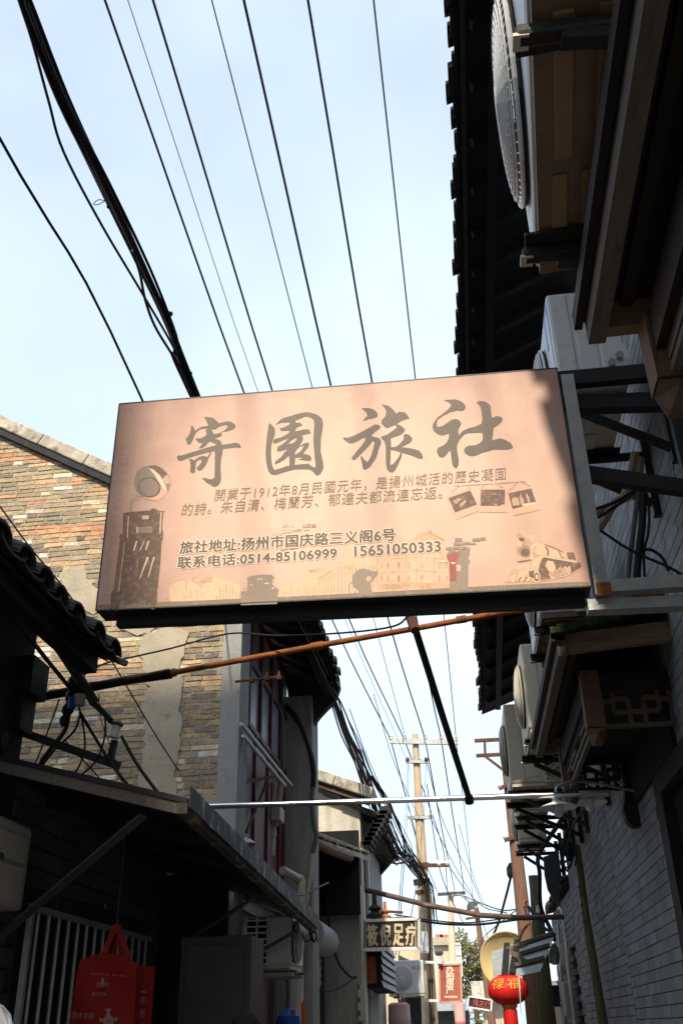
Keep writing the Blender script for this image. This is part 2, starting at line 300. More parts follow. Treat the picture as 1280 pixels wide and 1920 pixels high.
def cable(name, pts, r, label, cat='cable', m=None, group=None, seg=5, parent=None, n=6):
    b = MB().tube(smoothpts(pts, n), r, seg); o = b.build(name, m or M_rubber, parent, smooth=True)
    if parent is None: tag(o, label, cat, group)
    return o

# text and filled outlines -> mesh on a plane (o origin, ex right, ez up)
def fill_splines(loops):
    cu = bpy.data.curves.new('c', 'CURVE'); cu.dimensions = '2D'; cu.fill_mode = 'BOTH'
    for lp in loops:
        sp = cu.splines.new('POLY'); sp.points.add(len(lp)-1); sp.use_cyclic_u = True
        for p, q in zip(sp.points, lp): p.co = (q[0], q[1], 0, 1)
    ob = bpy.data.objects.new('c', cu); COL.objects.link(ob); dg = bpy.context.evaluated_depsgraph_get(); dg.update()
    me = bpy.data.meshes.new_from_object(ob.evaluated_get(dg)); bpy.data.objects.remove(ob); bpy.data.curves.remove(cu)
    vs = [v.co.copy() for v in me.vertices]; fs = [list(p.vertices) for p in me.polygons]; bpy.data.meshes.remove(me); return vs, fs
def text_geo(body, bold=0.0, shear=0.0, spacing=1.0):
    cu = bpy.data.curves.new('t', 'FONT'); cu.body = body; cu.size = 1; cu.offset = bold; cu.shear = shear; cu.space_character = spacing
    cu.resolution_u = 3
    ob = bpy.data.objects.new('t', cu); COL.objects.link(ob); dg = bpy.context.evaluated_depsgraph_get(); dg.update()
    me = bpy.data.meshes.new_from_object(ob.evaluated_get(dg)); bpy.data.objects.remove(ob); bpy.data.curves.remove(cu)
    vs = [v.co.copy() for v in me.vertices]; fs = [list(p.vertices) for p in me.polygons]; bpy.data.meshes.remove(me); return vs, fs
def text_on(mb, body, bl, br, h, n, bold=0.0, shear=0.0, mi=0, off=0.0, spacing=1.0, up=None):
    """text between bottom-left bl and bottom-right br, cap height h, facing n"""
    vs, fs = text_geo(body, bold, shear, spacing)
    if not vs: return
    x0 = min(v.x for v in vs); x1 = max(v.x for v in vs); y0 = min(v.y for v in vs); y1 = max(v.y for v in vs)
    bl = V(bl); ex = V(br) - bl; n = V(n).normalized(); u = V(up) if up else n.cross(ex).normalized()
    if not up and u.z < -0.01: u = -u
    mb.add([bl + ex*((v.x-x0)/(x1-x0)) + u*(h*(v.y-y0)/(y1-y0)) + n*off for v in vs], fs, mi)

# ---------------------------------------------------------------- roofs and walls
def tile_roof(mb, x_e, z_e, y0, y1, dirx, slope, length, mi=0, sp=0.20, sag=None):
    """tiled slope whose eave runs along Y at (x_e, z_e) and rises towards dirx; rows of half-round tiles with overlapping courses"""
    n = int(abs(y1 - y0) / sp); dx = dirx / math.sqrt(1 + slope*slope); dz = slope / math.sqrt(1 + slope*slope)
    steps = max(2, int(length / 0.22))
    for i in range(n + 1):
        y = y0 + (y1 - y0) * i / n
        lo = sag(y) if sag else (0, 0)
        j0 = random.uniform(-0.035, 0.03)
        for convex in (0, 1):
            yc = y + (0.5 * sp if convex else 0)
            if convex and i == n: continue
            for k in range(steps):
                a = k * length / steps + (j0 if k == 0 else 0) - (0.0 if not convex else 0.015); bb = (k + 1) * length / steps + 0.03
                rr = sp * (0.46 if convex else 0.6); jy = random.uniform(-0.008, 0.008); lift = 0.012 * random.random()
                A = []; B = []
                for q in range(7):
                    t = math.pi * q / 6
                    off = (math.sin(t) * rr * 0.62 + 0.02) if convex else (-math.sin(t) * rr * 0.35 + 0.03)
                    yy = yc + jy + math.cos(t) * rr * (0.85 if convex else 0.95)
                    A.append(V((x_e + lo[0] + dx*a, yy, z_e + lo[1] + dz*a + off + 0.018 + lift)))
                    B.append(V((x_e + lo[0] + dx*bb, yy, z_e + lo[1] + dz*bb + off)))
                th = V((0, 0, -0.014))
                vs = A + B + [p + th for p in A] + [p + th for p in B]
                fs = []
                for q in range(6):
                    fs += [(q, q+1, 8+q, 7+q), (14+q, 21+q, 22+q, 15+q), (q, 14+q, 15+q, q+1)]
                mb.add(vs, fs, mi)
def bricks_x(mb, x, y0, y1, z0, z1, bl, bh, joint, depth, side, colf, keep=None, jit=0.004, mi=0):
    """bricks facing side*X on the plane X = x"""
    z = z0; row = 0
    while z < z1:
        y = y0 - (bl/2 if row % 2 else 0) - random.random()*0.05
        while y < y1:
            l = bl * random.uniform(0.93, 1.07); a = max(y, y0); b = min(y + l - joint, y1)
            if b - a > 0.02 and (keep is None or keep((a+b)/2, z)):
                d = random.uniform(-jit, jit); xa = x + side*d
                mb.box((xa, a, z + random.uniform(0, joint*0.25)), (x - side*depth, b, z + bh - joint + random.uniform(-joint*0.3, joint*0.2)), mi, colf(z, row))
            y += l
        z += bh; row += 1
def bricks_y(mb, y, x0, x1, z0, z1, bl, bh, joint, depth, colf, keep=None, jit=0.006, mi=0):
    z = z0; row = 0
    while z < z1:
        h = bh * random.uniform(0.85, 1.15)
        x = x0 - (bl/2 if row % 2 else 0) - random.random()*0.06
        while x < x1:
            l = bl * random.choice((0.5, 0.8, 1, 1, 1.1)) * random.uniform(0.85, 1.1); a = max(x, x0); b = min(x + l - joint, x1)
            if b - a > 0.02 and (keep is None or keep((a+b)/2, z)):
                d = random.uniform(-jit, jit); t1 = random.uniform(-0.005, 0.005); t2 = random.uniform(-0.005, 0.005); e = random.uniform(-.003, .004); 
                zz0 = z; zz1 = z + h - joint; yf = y + d
                mb.add([(a, yf, zz0+t1), (b, yf+e, zz0+t2), (b, y+depth, zz0+t2), (a, y+depth, zz0+t1), (a+.002, yf-e, zz1+t1), (b-.003, yf, zz1+t2), (b, y+depth, zz1+t2), (a, y+depth, zz1+t1)],
                       [(0,3,2,1),(4,5,6,7),(0,1,5,4),(1,2,6,5),(2,3,7,6),(3,0,4,7)], mi, colf(z, (a+b)/2))
            x += l
        z += h; row += 1

# ================================================================ setting
XR, XL = 1.2, -2.3            # right wall, near-left wall
XF = -1.88                    # facade of the brick gable house
b = MB(); b.add([(-60, -60, 0), (60, -60, 0), (60, 140, 0), (-60, 140, 0)], [(0, 1, 2, 3)])
struct(b.build('ground', M_asphalt))

# ---- right hand building (two storeys) with deep eaves
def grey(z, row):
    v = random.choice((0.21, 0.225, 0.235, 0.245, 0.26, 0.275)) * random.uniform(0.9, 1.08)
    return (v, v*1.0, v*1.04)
rb = thing('grey_brick_house', (XR, 4, 0), 'tall grey brick house on the right with deep dark eaves above the sign', 'building')
b = MB(); b.box((XR+.03, -5, 0), (XR+.3, 4.6, 6.9)); b.box((XR+.03, 6.0, 0), (XR+.3, 8.4, 6.9)); b.box((XR+.03, 4.6, 2.85), (XR+.3, 6.0, 6.9)); b.box((XR+.3, 8.1, 0), (6, 8.4, 6.8)); b.box((XR+.3, -5, 0), (6, -4.7, 6.8)); b.box((5.8, -5, 0), (6, 8.4, 6.8))
b.build('wall_core', M_dark_joint, rb)
b = MB(); bricks_x(b, XR, 2.2, 8.4, 1.2, 5.4, .25, .072, .0048, .05, -1, grey, keep=lambda y, z: not (4.42 < y < 6.17 and z < 2.82), jit=.0015)
b.build('wall', M_grey_brick, rb)
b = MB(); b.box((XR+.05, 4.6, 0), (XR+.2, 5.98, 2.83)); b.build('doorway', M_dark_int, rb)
b = MB(); b.box((XR-.02, 5.93, 0), (XR+.06, 6.13, 2.80)); b.box((XR-.02, 4.45, 2.80), (XR+.06, 6.13, 2.92)); b.build('door_frame', M_dwood, rb)
b = MB(); tile_roof(b, .29, 6.8, -4.6, 8.4, 1, .5, 1.5); b.beam((.36, -4.6, 6.78), (.36, 8.4, 6.78), .03, .05); b.add([(1.6,-4.6,7.5),(6,-4.6,8.6),(6,8.4,8.6),(1.6,8.4,7.5)],[(0,1,2,3)])
roof = b.build('roof', M_tile, rb)
b = MB(); b.add([(.33, -4.6, 6.76), (1.6, -4.6, 7.4), (1.6, 8.4, 7.4), (.33, 8.4, 6.76)], [(0, 1, 2, 3)])
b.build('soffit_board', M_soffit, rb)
y = -4.4
while y < 8.3:
    MB().beam((.40, y, 6.75), (1.3, y, 7.2), .06, .07).build('rafter', M_soffit, rb); y += .42
MB().beam((.55, -4.6, 6.78), (.55, 8.4, 6.78), .07, .06).build('purlin', M_dwood, rb)

rb2 = thing('grey_brick_house', (XR, 10, 0), 'lower grey brick house behind the far carved hood with a ragged roof edge', 'building')
b = MB(); b.box((XR+.03, 8.4, 0), (XR+.3, 12.2, 5.3)); b.box((XR+.3, 11.9, 0), (6, 12.2, 5.3)); b.build('wall_core', M_dark_joint, rb2)
b = MB(); bricks_x(b, XR, 8.4, 12.2, 1.3, 4.6, .25, .072, .0048, .05, -1, grey, jit=.003); b.build('wall', M_grey_brick, rb2)
b = MB(); tile_roof(b, .27, 5.1, 8.0, 11.95, 1, .42, 1.6, sag=lambda y: ((y-8)*.022, 0)); b.add([(1.7,8,5.7),(6,8,7.4),(6,12,7.4),(1.7,12,5.7)],[(0,1,2,3)]); b.build('roof', M_tile, rb2)
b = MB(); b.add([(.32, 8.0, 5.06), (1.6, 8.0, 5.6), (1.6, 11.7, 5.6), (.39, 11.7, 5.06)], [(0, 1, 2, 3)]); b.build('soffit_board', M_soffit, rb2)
for y in (8.3, 8.9, 9.5, 10.1, 10.7, 11.3): MB().beam((.40, y, 5.06), (1.25, y, 5.42), .06, .07).build('rafter', M_soffit, rb2)
MB().beam((.50, 8, 5.06), (.55, 11.6, 5.06), .06, .06).build('purlin', M_dwood, rb2)

rb3 = thing('grey_brick_house', (XR+.02, 14, 0), 'far low grey brick house on the right with a narrow dark doorway', 'building')
b = MB(); b.box((XR+.05, 12.25, 0), (XR+.35, 12.7, 3.05)); b.box((XR+.05, 13.25, 0), (XR+.35, 15.8, 3.05)); b.box((XR+.05, 12.7, 2.5), (XR+.35, 13.25, 3.05)); b.box((XR+.35, 15.5, 0), (5, 15.8, 3.05)); b.build('wall_core', M_dark_joint, rb3)
b = MB(); bricks_x(b, XR+.02, 12.25, 15.8, 1.4, 3.03, .25, .075, .008, .06, -1, grey, keep=lambda y, z: not (12.68 < y < 13.27 and z < 2.45)); b.build('wall', M_grey_brick, rb3)
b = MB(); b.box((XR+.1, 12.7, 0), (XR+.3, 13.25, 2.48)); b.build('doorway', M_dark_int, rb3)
b = MB(); tile_roof(b, XR-.06, 3.08, 12.3, 15.8, 1, .3, 1.0); b.add([(2.1,12.3,3.4),(5,12.3,4.2),(5,15.8,4.2),(2.1,15.8,3.4)],[(0,1,2,3)]); b.build('roof', M_tile, rb3)

# ---- unseen block added behind the camera to cast shade on the lower gable
bl = thing('rear_shade_block', (-8, -14, 0), 'unseen plastered block added behind the viewpoint to shade the lower gable', 'building')
b = MB(); b.box((-20, -18, 0), (-3.05, -10, 20.4)); b.build('wall', M_plaster_grey, bl)
b = MB(); b.box((-20.2, -18.2, 20.41), (-2.98, -9.95, 20.7)); b.build('roof', M_concrete, bl)

# ---- near-left house: eaves, dark wall
l1 = thing('shop_house', (XL, 2, 0), 'dark low shop house on the left with a tiled roof edge and barred window', 'building')
b = MB(); b.box((XL-.3, -2, 0), (XL, 4.8, 3.7)); b.box((-7, 4.6, 0), (XL-.3, 4.8, 3.9)); b.box((XL-.3, 4.8, 0), (XL, 7.55, 1.0)); b.box((XL-.3, 4.8, 2.2), (XL, 7.55, 2.84)); b.box((XL-.3, 6.9, 1.0), (XL, 7.55, 2.2)); b.box((XL-.3, 4.8, 1.0), (XL, 5.05, 2.2)); b.build('wall_core', M_dark_joint, l1)
b = MB()
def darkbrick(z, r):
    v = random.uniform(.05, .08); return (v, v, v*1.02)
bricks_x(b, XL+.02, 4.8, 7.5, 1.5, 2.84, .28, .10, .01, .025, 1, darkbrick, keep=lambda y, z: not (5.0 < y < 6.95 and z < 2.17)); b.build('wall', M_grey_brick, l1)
b = MB(); tile_roof(b, -1.80, 3.40, 1.2, 4.78, -1, .55, 1.6, sp=.22); b.add([(-1.84,1.2,3.39),(-3.3,1.2,4.18),(-3.3,4.78,4.18),(-1.84,4.78,3.39)],[(0,1,2,3)]); b.add([(-3.2,1.2,4.25),(-7,1.2,6.2),(-7,4.8,6.2),(-3.2,4.8,4.25)],[(0,1,2,3)])
b.build('roof', M_tile, l1)
b = MB(); b.box((-2.32, 4.60, 3.2), (-2.20, 4.8, 3.40)); b.box((-2.32, 4.64, 3.02), (-2.25, 4.8, 3.2)); b.beam((-1.95, 1.3, 3.38), (-1.95, 4.75, 3.38), .09, .1); b.build('eave_bracket', M_dwood, l1)
b = MB(); b.box((XL-.02, 5.05, 1.0), (XL+.0, 6.9, 2.2)); b.build('window_pane', M_dark_int, l1)
gr = MB()
for z in (1.05, 2.18): gr.beam((XL+.09, 5.0, z), (XL+.09, 7.0, z), .03, .03)
gr.beam((XL+.09, 4.99, 1.03), (XL+.09, 4.99, 2.2), .03, .03, up=(0,1,0))
gr = gr.build('window_grille', M_galv, l1)
for i in range(14):
    y = 5.08 + i*.14
    MB().tube([(XL+.09, y, 1.06), (XL+.09, y, 2.17)], .011, 6).build('bar', M_galv, gr, smooth=True)

# ---- brick gable house
gh = thing('brick_gable_house', (-3, 8, 0), 'old two storey house with a patched multicoloured brick gable and dark red shutters', 'building')
GY = 7.6
cop = lambda x: 6.36 + (-3.06 - x) * .565
PAL = [(.17,.15,.125),(.23,.195,.15),(.26,.215,.15),(.30,.24,.16),(.115,.11,.105),(.34,.275,.18),(.21,.185,.15),(.25,.22,.175),(.15,.145,.135),(.37,.30,.19),(.28,.22,.15)]
def gcol(z, x):
    q = random.random(); zz = z + (x + 3)*.02
    if 5.74 < zz < 5.85 or 6.58 < zz < 6.70: c = random.choice(((.44,.20,.11),(.40,.17,.10),(.46,.26,.15))) if q < .75 else random.choice(PAL)
    elif q < .085: c = random.choice(((.62,.60,.54),(.52,.49,.42)))
    elif q < .095: c = (.40,.20,.12)
    elif q < .17: c = (.44,.31,.19)
    elif q < .24 and z > 6.2: c = (.46,.27,.16)
    else: c = random.choice(PAL)
    k = random.uniform(1.0, 1.3); return tuple(min(.68, (v*k*.92 + .06*k)*w) for v, w in zip(c, (1.08, .98, .84)))
b = MB(); b.add([(-7, GY+.0065, 0), (-1.9, GY+.0065, 0), (-1.9, GY+.0065, cop(-1.9)-.05), (-5.2, GY+.0065, cop(-5.2)-.05), (-7, GY+.0065, cop(-5.2)-1.0), (-7, GY+.28, 0), (-1.9, GY+.28, 0), (-1.9, GY+.28, cop(-1.9)-.05), (-5.2, GY+.28, cop(-5.2)-.05), (-7, GY+.28, cop(-5.2)-1.0)],
        [(0,1,2,3,4),(9,8,7,6,5),(0,5,6,1),(1,6,7,2),(2,7,8,3),(3,8,9,4),(4,9,5,0)]); b.build('mortar_bed', M_mortar, gh)
b = MB(); bricks_y(b, GY, -5.3, -1.9, 2.6, 8, .205, .050, .011, .007, gcol, keep=lambda x, z: z < cop(x) - .12, jit=.003); b.build('gable_wall', M_brick, gh)
# patches of render
def patch(pts, name='render_patch', m=M_plaster, thick=.014, y=GY):
    P3 = [at(px, py, Y=y) for px, py in pts]; out = []
    for i, p in enumerate(P3):
        q = P3[(i+1) % len(P3)]; n = max(1, int((q-p).length/.05))
        for k in range(n):
            t = p.lerp(q, k/n); out.append((t.x + random.uniform(-.022, .022), y - thick, t.z + random.uniform(-.022, .022)))
    vs, fs = fill_splines([[(p[0], p[2]) for p in out]])
    bb = MB(); bb.add([(v.x, y - thick, v.y) for v in vs], fs)
    n = len(out); bb.add(out + [(p[0], y + .01, p[2]) for p in out], [(i, (i+1) % n, n+(i+1) % n, n+i) for i in range(n)])
    return bb.build(name, m, gh)
patch([(278,1185),(330,1178),(352,1190),(348,1215),(338,1240),(342,1270),(337,1320),(341,1390),(330,1440),(336,1520),(250,1510),(262,1450),(272,1400),(268,1350),(280,1290),(272,1250),(262,1215)])
patch([(200,1488),(300,1492),(420,1488),(425,1560),(180,1540)], thick=.012)
patch([(112,1075),(150,1060),(170,1090),(200,1120),(180,1150),(150,1140),(120,1110)], thick=.010)
patch([(215,1150),(280,1160),(300,1175),(260,1190),(225,1180)], thick=.010)
b = MB()
x = -5.4
while x < -1.35:                                                       # coping lengths
    l = random.uniform(.5, .9); x2 = min(x + l, -1.30)
    b.beam((x, GY+.10, cop(x)+.02), (x2-.006, GY+.10, cop(x2)+.02), .34, .13, up=(0, 0, 1))
    x = x2
b.build('coping', M_coping, gh, bevel=.015)
b = MB(); b.beam((-5.3, GY-.015, cop(-5.3)-.09), (-1.35, GY-.015, cop(-1.35)-.09), .07, .07); b.build('coping_lip', M_tile, gh)
b = MB(); b.box((-1.93, GY-.03, 0), (-1.765, GY+.32, 5.5)); b.build('corner_pier', M_concrete, gh)
b = MB(); b.box((-2.1, 10.5, 0), (-1.60, 10.95, 5.0)); b.build('far_pier', M_plaster_grey, gh, bevel=.01)
# facade towards the alley
b = MB(); b.box((XF-.06, GY+.32, 2.75), (XF-.02, 10.5, 4.1)); b.build('red_panel', M_red, gh)
for i in range(5):
    y = GY+.60 + i*.62
    MB().beam((XF-.005, y, 2.78), (XF-.005, y, 4.08), .035, .02, up=(1,0,0)).build('panel_batten', M_red, gh)
for i in range(5):
    y0 = GY+.36 + i*.535
    f = MB(); f.box((XF-.05, y0, 4.1), (XF+.0, y0+.06, 5.3)); f.box((XF-.05, y0+.06, 4.1), (XF-.006, y0+.535, 4.15)); f.box((XF-.05, y0+.06, 4.72), (XF-.006, y0+.535, 4.77)); f.box((XF-.05, y0+.06, 5.25), (XF-.006, y0+.535, 5.3))
    f = f.build('window', M_red, gh)
    b = MB(); b.box((XF-.045, y0+.06, 4.15), (XF-.035, y0+.535, 4.72)); b.box((XF-.045, y0+.06, 4.77), (XF-.035, y0+.535, 5.25)); b.build('pane', M_glass, f)
b = MB(); b.box((XF-.3, GY+.32, 0), (XF-.07, 10.5, 5.3)); b.build('facade_wall', M_plaster_grey, gh)
b = MB(); b.box((XF-.02, GY+.32, 2.62), (XF+.10, 10.5, 2.78)); b.build('sill_beam', M_dwood, gh); 
b = MB(); b.box((XF-.02, GY+.32, 2.5), (XF+.02, 10.5, 2.62)); b.build('lower_beam', M_red, gh)
b = MB(); tile_roof(b, -1.25, 5.12, GY-.1, 10.75, -1, .565, 1.6, sag=lambda y: (-(max(0, y-10.2)*.25), 0)); b.add([(-2.6,GY,5.95),(-5.2,GY,7.3),(-5.2,10.75,7.3),(-2.6,10.75,5.95)],[(0,1,2,3)]); b.build('roof', M_tile, gh)
# curved plaster/board soffit closing the far end of the eave
pr = [at(637,1287,Y=10.6), at(628,1312,Y=10.6), at(612,1328,Y=10.6), at(598,1343,Y=10.6), at(588,1357,Y=10.6), at(578,1363,Y=10.6), at(570,1368,Y=10.6), at(545,1372,Y=10.6)]
b = MB(); pr2 = pr + [V((-1.95, 10.6, 5.6)), V((-1.3, 10.6, 5.25))]; b.prism(pr2, (0, .12, 0)); b.build('eave_end_board', M_tile, gh)
b = MB(); b.add([(-1.29, GY, 5.08), (-2.3, GY, 5.65), (-2.3, 10.6, 5.65), (-1.29, 10.6, 5.08)], [(0,1,2,3)]); b.build('soffit_board', M_soffit, gh)
for i in range(8): MB().beam((-1.34, GY+.3+i*.4, 5.07), (-2.0, GY+.3+i*.4, 5.42), .06, .06).build('rafter', M_soffit, gh)
# ground floor door and shop front below the canopy
b = MB(); b.box((XF-.02, 8.45, 0), (XF+.03, 9.5, 2.1)); d_ = b.build('door', M_red, gh); b2 = MB(); b2.box((XL, 7.42, 0), (-1.78, 7.5, 2.66)); b2.build('awning_shade_panel', M_dark_int, gh)  # near-black panel added as the shade below the awning, hiding brighter wall
b = MB(); b.box((XF+.03, 8.6, .3), (XF+.045, 8.95, 1.9)); b.box((XF+.03, 9.02, .3), (XF+.045, 9.36, 1.9)); b.build('door_panel', M_red, d_)
b = MB(); b.box((XF-.02, 9.55, 0), (XF+.06, 9.72, 2.5)); b.build('door_jamb', M_greypaint, gh)

# ---- third left house: plastered gable with tiled eave, lean-to in front
l3 = thing('plastered_gable_house', (-2, 14, 0), 'farther left house with a stained pale plaster gable and upturned tiled eave', 'building')
Y3 = 13.0
A, B_ = at(560,1452,Y=Y3), at(722,1506,Y=Y3); sl = (A.z - B_.z)/(B_.x - A.x)
c3 = lambda x: A.z - .10 + (A.x - x)*sl
b = MB(); b.add([(-6, Y3, 0), (-1.34, Y3, 0), (-1.34, Y3, c3(-1.34)), (-6, Y3, c3(-6)), (-6, Y3+.25, 0), (-1.34, Y3+.25, 0), (-1.34, Y3+.25, c3(-1.34)), (-6, Y3+.25, c3(-6))], [(0,1,2,3),(7,6,5,4),(0,4,5,1),(1,5,6,2),(2,6,7,3),(3,7,4,0)])
b.build('gable_wall', M_plaster_white, l3)
b = MB(); b.box((-1.60, Y3+.25, 0), (-1.40, 16.8, 4.0)); b.build('facade_wall', M_plaster_grey, l3)
b = MB(); x = -6
while x < -1.2:
    x2 = min(x + random.uniform(.35, .6), -1.12); b.beam((x, Y3+.05, c3(x)+.15), (x2-.005, Y3+.05, c3(x2)+.15), .5, .14); x = x2
b.build('coping', M_coping, l3, bevel=.015)
b = MB(); b.beam((-6, Y3-.06, c3(-6)+.02), (-1.2, Y3-.06, c3(-1.2)+.02), .14, .05); b.build('cornice', M_bwood, l3)
b = MB(); tile_roof(b, -1.10, 4.05, Y3-.05, 16.6, -1, .5, 1.3, sp=.2); b.build('roof', M_tile, l3)
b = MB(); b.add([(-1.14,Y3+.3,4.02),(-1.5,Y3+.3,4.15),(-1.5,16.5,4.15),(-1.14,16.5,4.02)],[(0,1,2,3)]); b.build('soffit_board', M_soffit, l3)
pe = [at(745,1600,Y=16.5), at(728,1622,Y=16.5), at(712,1640,Y=16.5), at(700,1652,Y=16.5), at(690,1640,Y=16.5), at(700,1600,Y=16.5)]
b = MB(); b.prism(pe, (0,.15,0)); b.build('eave_end', M_tile, l3)
stair = [at(680,1588,Y=Y3-.02), at(690,1565,Y=Y3-.02), at(700,1545,Y=Y3-.02), at(712,1520,Y=Y3-.02), at(724,1508,Y=Y3-.02), at(730,1522,Y=Y3-.02), at(722,1545,Y=Y3-.02), at(710,1568,Y=Y3-.02), at(694,1590,Y=Y3-.02)]
b = MB()
for i in range(9):
    t = i/8; p = at(682+36*t, 1584-66*t, Y=Y3-.05); b.box((p.x-.05, Y3-.08, p.z-.06), (p.x+.09, Y3+.28, p.z+.04))
b.build('stepped_tile_edge', M_tile, l3)
b = MB(); b.box((-1.40, Y3+.35, 1.0), (-1.385, Y3+.95, 3.9)); b.build('window', M_dark_int, l3)
b = MB(); b.box((-1.385, Y3+.28, 1.0), (-1.34, Y3+.35, 3.2)); b.box((-1.385, Y3+.95, 2.0), (-1.34, Y3+1.02, 3.9)); b.build('window_frame', M_whitepaint, l3)

ln = thing('lean_to', (-1.8, 12, 0), 'dark lean-to between the two left houses under broken boards and tiles', 'lean-to')
p0, p1 = at(566,1562,Y=11.0), at(694,1606,Y=12.9)
b = MB(); 
b.add([p0, p1, p1+V((-1.4,0,.55)), p0+V((-1.4,0,.55)), p0+V((0,0,-.06)), p1+V((0,0,-.06)), p1+V((-1.4,0,.49)), p0+V((-1.4,0,.49))], [(0,1,2,3),(7,6,5,4),(0,4,5,1),(1,5,6,2),(2,6,7,3),(3,7,4,0)])
for k in range(9):
    q = p0.lerp(p1, (k+.5)/9) + V((0,0,.03)); b.beam(q + V((random.uniform(-.05,.03),0,0)), q + V((-1.2,0,.5)), .20, .03, up=(0,0,1))
b.build('tile_roof', M_coping, ln)
q0, q1 = at(578,1572,Y=11.1), at(656,1608,Y=12.2); MB().tube([q0, q0.lerp(q1,.5)+V((0,0,-.02)), q1], .055, 8).build('log_purlin', M_lwood, ln, smooth=True)
b = MB(); b.box((-2.2, 12.75, 0), (-1.36, 12.9, 3.05)); b.build('plaster_wall', M_plaster_grey, ln)
b = MB(); b.box((-2.2, 12.62, 2.86), (-1.33, 12.7, 3.86)); b.build('interior_shade_panel', M_dark_int, ln)  # near-black panel added to stand for the unlit inside of the lean-to
b = MB(); b.box((-2.25, 11.0, 0), (-2.2, 12.8, 3.9)); b.build('back_wall', M_dark_int, ln)
b = MB(); b.tube([(-1.72, 10.98, 2.52), (-1.72, 12.2, 2.52)], .17, 14); b.build('shutter_housing', M_shutter, ln, smooth=True)
b = MB(); b.box((-1.80, 11.05, 2.05), (-1.76, 12.15, 2.36)); 
for k in range(4): b.box((-1.765, 11.05, 2.07+k*.075), (-1.752, 12.15, 2.11+k*.075))
b.build('shutter', M_shutter, ln)
b = MB(); b.box((-1.80, 10.98, 0), (-1.72, 11.05, 2.4)); b.box((-1.80, 12.15, 0), (-1.72, 12.22, 2.4)); b.build('shutter_rail', M_greypaint, ln)

# ================================================================ the hotel sign
SY = 3.8
sign = thing('hanging_sign', (XR, SY, 3.3), 'big peach lightbox sign with four large brush characters and a gramophone picture over the alley', 'sign', )
TL, TR, BR, BL = V((-1.56, SY, 4.412)), V((.622, SY, 4.389)), V((.622, SY, 3.237)), V((-1.56, SY, 3.280))
D = V((0, .13, 0))
b = MB(); g = V((0, .004, 0))
b.add([TL+g, TR+g, BR+g, BL+g, TL+D, TR+D, BR+D, BL+D], [(0,4,5,1),(1,5,6,2),(2,6,7,3),(3,7,4,0),(4,7,6,5)]); b.build('cabinet', M_black, sign)
b = MB(); b.poly([TL, TR, BR, BL]); face = b.build('sign_face', M_sign, sign)
b = MB()
for p, q in ((TL, TR), (TR, BR), (BR, BL), (BL, TL)): b.beam(p+V((0,.0015,0)), q+V((0,.0015,0)), .006, .006, up=(0,1,0))
b.build('trim', M_black, sign)
def sp(px, py, k=1): return at(px, py, Y=SY - .0009*k)
def decal(mb, loops, mi=0, k=1):
    """flat printed shape on the sign face: closed loops of points, inner loops are holes"""
    L3 = [[sp(x, y, 0) for x, y in lp] for lp in loops]
    vs, fs = fill_splines([[(p.x, p.z) for p in lp] for lp in L3])
    mb.nl = getattr(mb, 'nl', 0) + 1
    yy = SY - getattr(mb, 'base', .0008) - .000004*mb.nl
    mb.add([(v.x, yy, v.y) for v in vs], fs, mi)
def tr(ox, oy, s, pts): return [(ox + x/s, oy + y/s) for x, y in pts]
# the four brush characters
ch1 = [[(525,108),(600,110),(660,118),(710,145),(750,185),(785,218),(850,200),(920,185),(985,188),(1020,205),(1050,235),(1070,270),(1035,315),(960,345),(905,362),(860,362),(800,388),(830,398),(840,415),(815,438),(760,462),(708,485),(760,492),(805,515),(828,545),(832,585),(920,575),(1000,560),(1070,548),(1130,568),(1160,622),(1145,640),(1085,632),(1000,642),(850,658),(850,690),(835,760),(815,850),(813,1000),(820,1150),(815,1200),(800,1245),(770,1280),(730,1305),(690,1305),(640,1275),(570,1235),(490,1158),(530,1152),(590,1168),(640,1178),(690,1165),(708,1130),(710,1000),(712,850),(715,710),(695,695),(662,698),(640,750),(605,820),(590,870),(540,960),(490,1015),(450,1032),(415,1015),(402,985),(425,955),(460,925),(490,860),(470,838),(440,842),(395,880),(385,930),(380,1000),(375,1050),(345,1078),(310,1065),(290,1040),(298,950),(290,870),(268,828),(285,822),(330,838),(365,855),(400,820),(450,790),(510,775),(560,785),(585,798),(612,750),(638,706),(560,728),(400,770),(270,810),(180,845),(125,868),(90,855),(65,825),(68,785),(95,758),(115,772),(200,752),(330,708),(430,680),(560,640),(680,605),(752,590),(690,555),(632,530),(600,550),(550,610),(490,645),(430,648),(465,610),(500,555),(430,548),(405,515),(378,480),(400,472),(450,478),(510,458),(560,425),(572,395),(565,360),(548,345),(580,320),(596,313),(585,309),(500,312),(440,335),(385,385),(360,440),(330,520),(295,570),(270,592),(240,570),(230,520),(210,487),(255,440),(290,380),(303,300),(310,255),(335,265),(365,305),(375,350),(420,310),(490,275),(595,262),(585,210),(560,160)],
       [(612,319),(715,325),(800,270),(870,250),(920,250),(935,275),(910,310),(840,360),(770,390),(690,402),(680,360),(645,328)]]
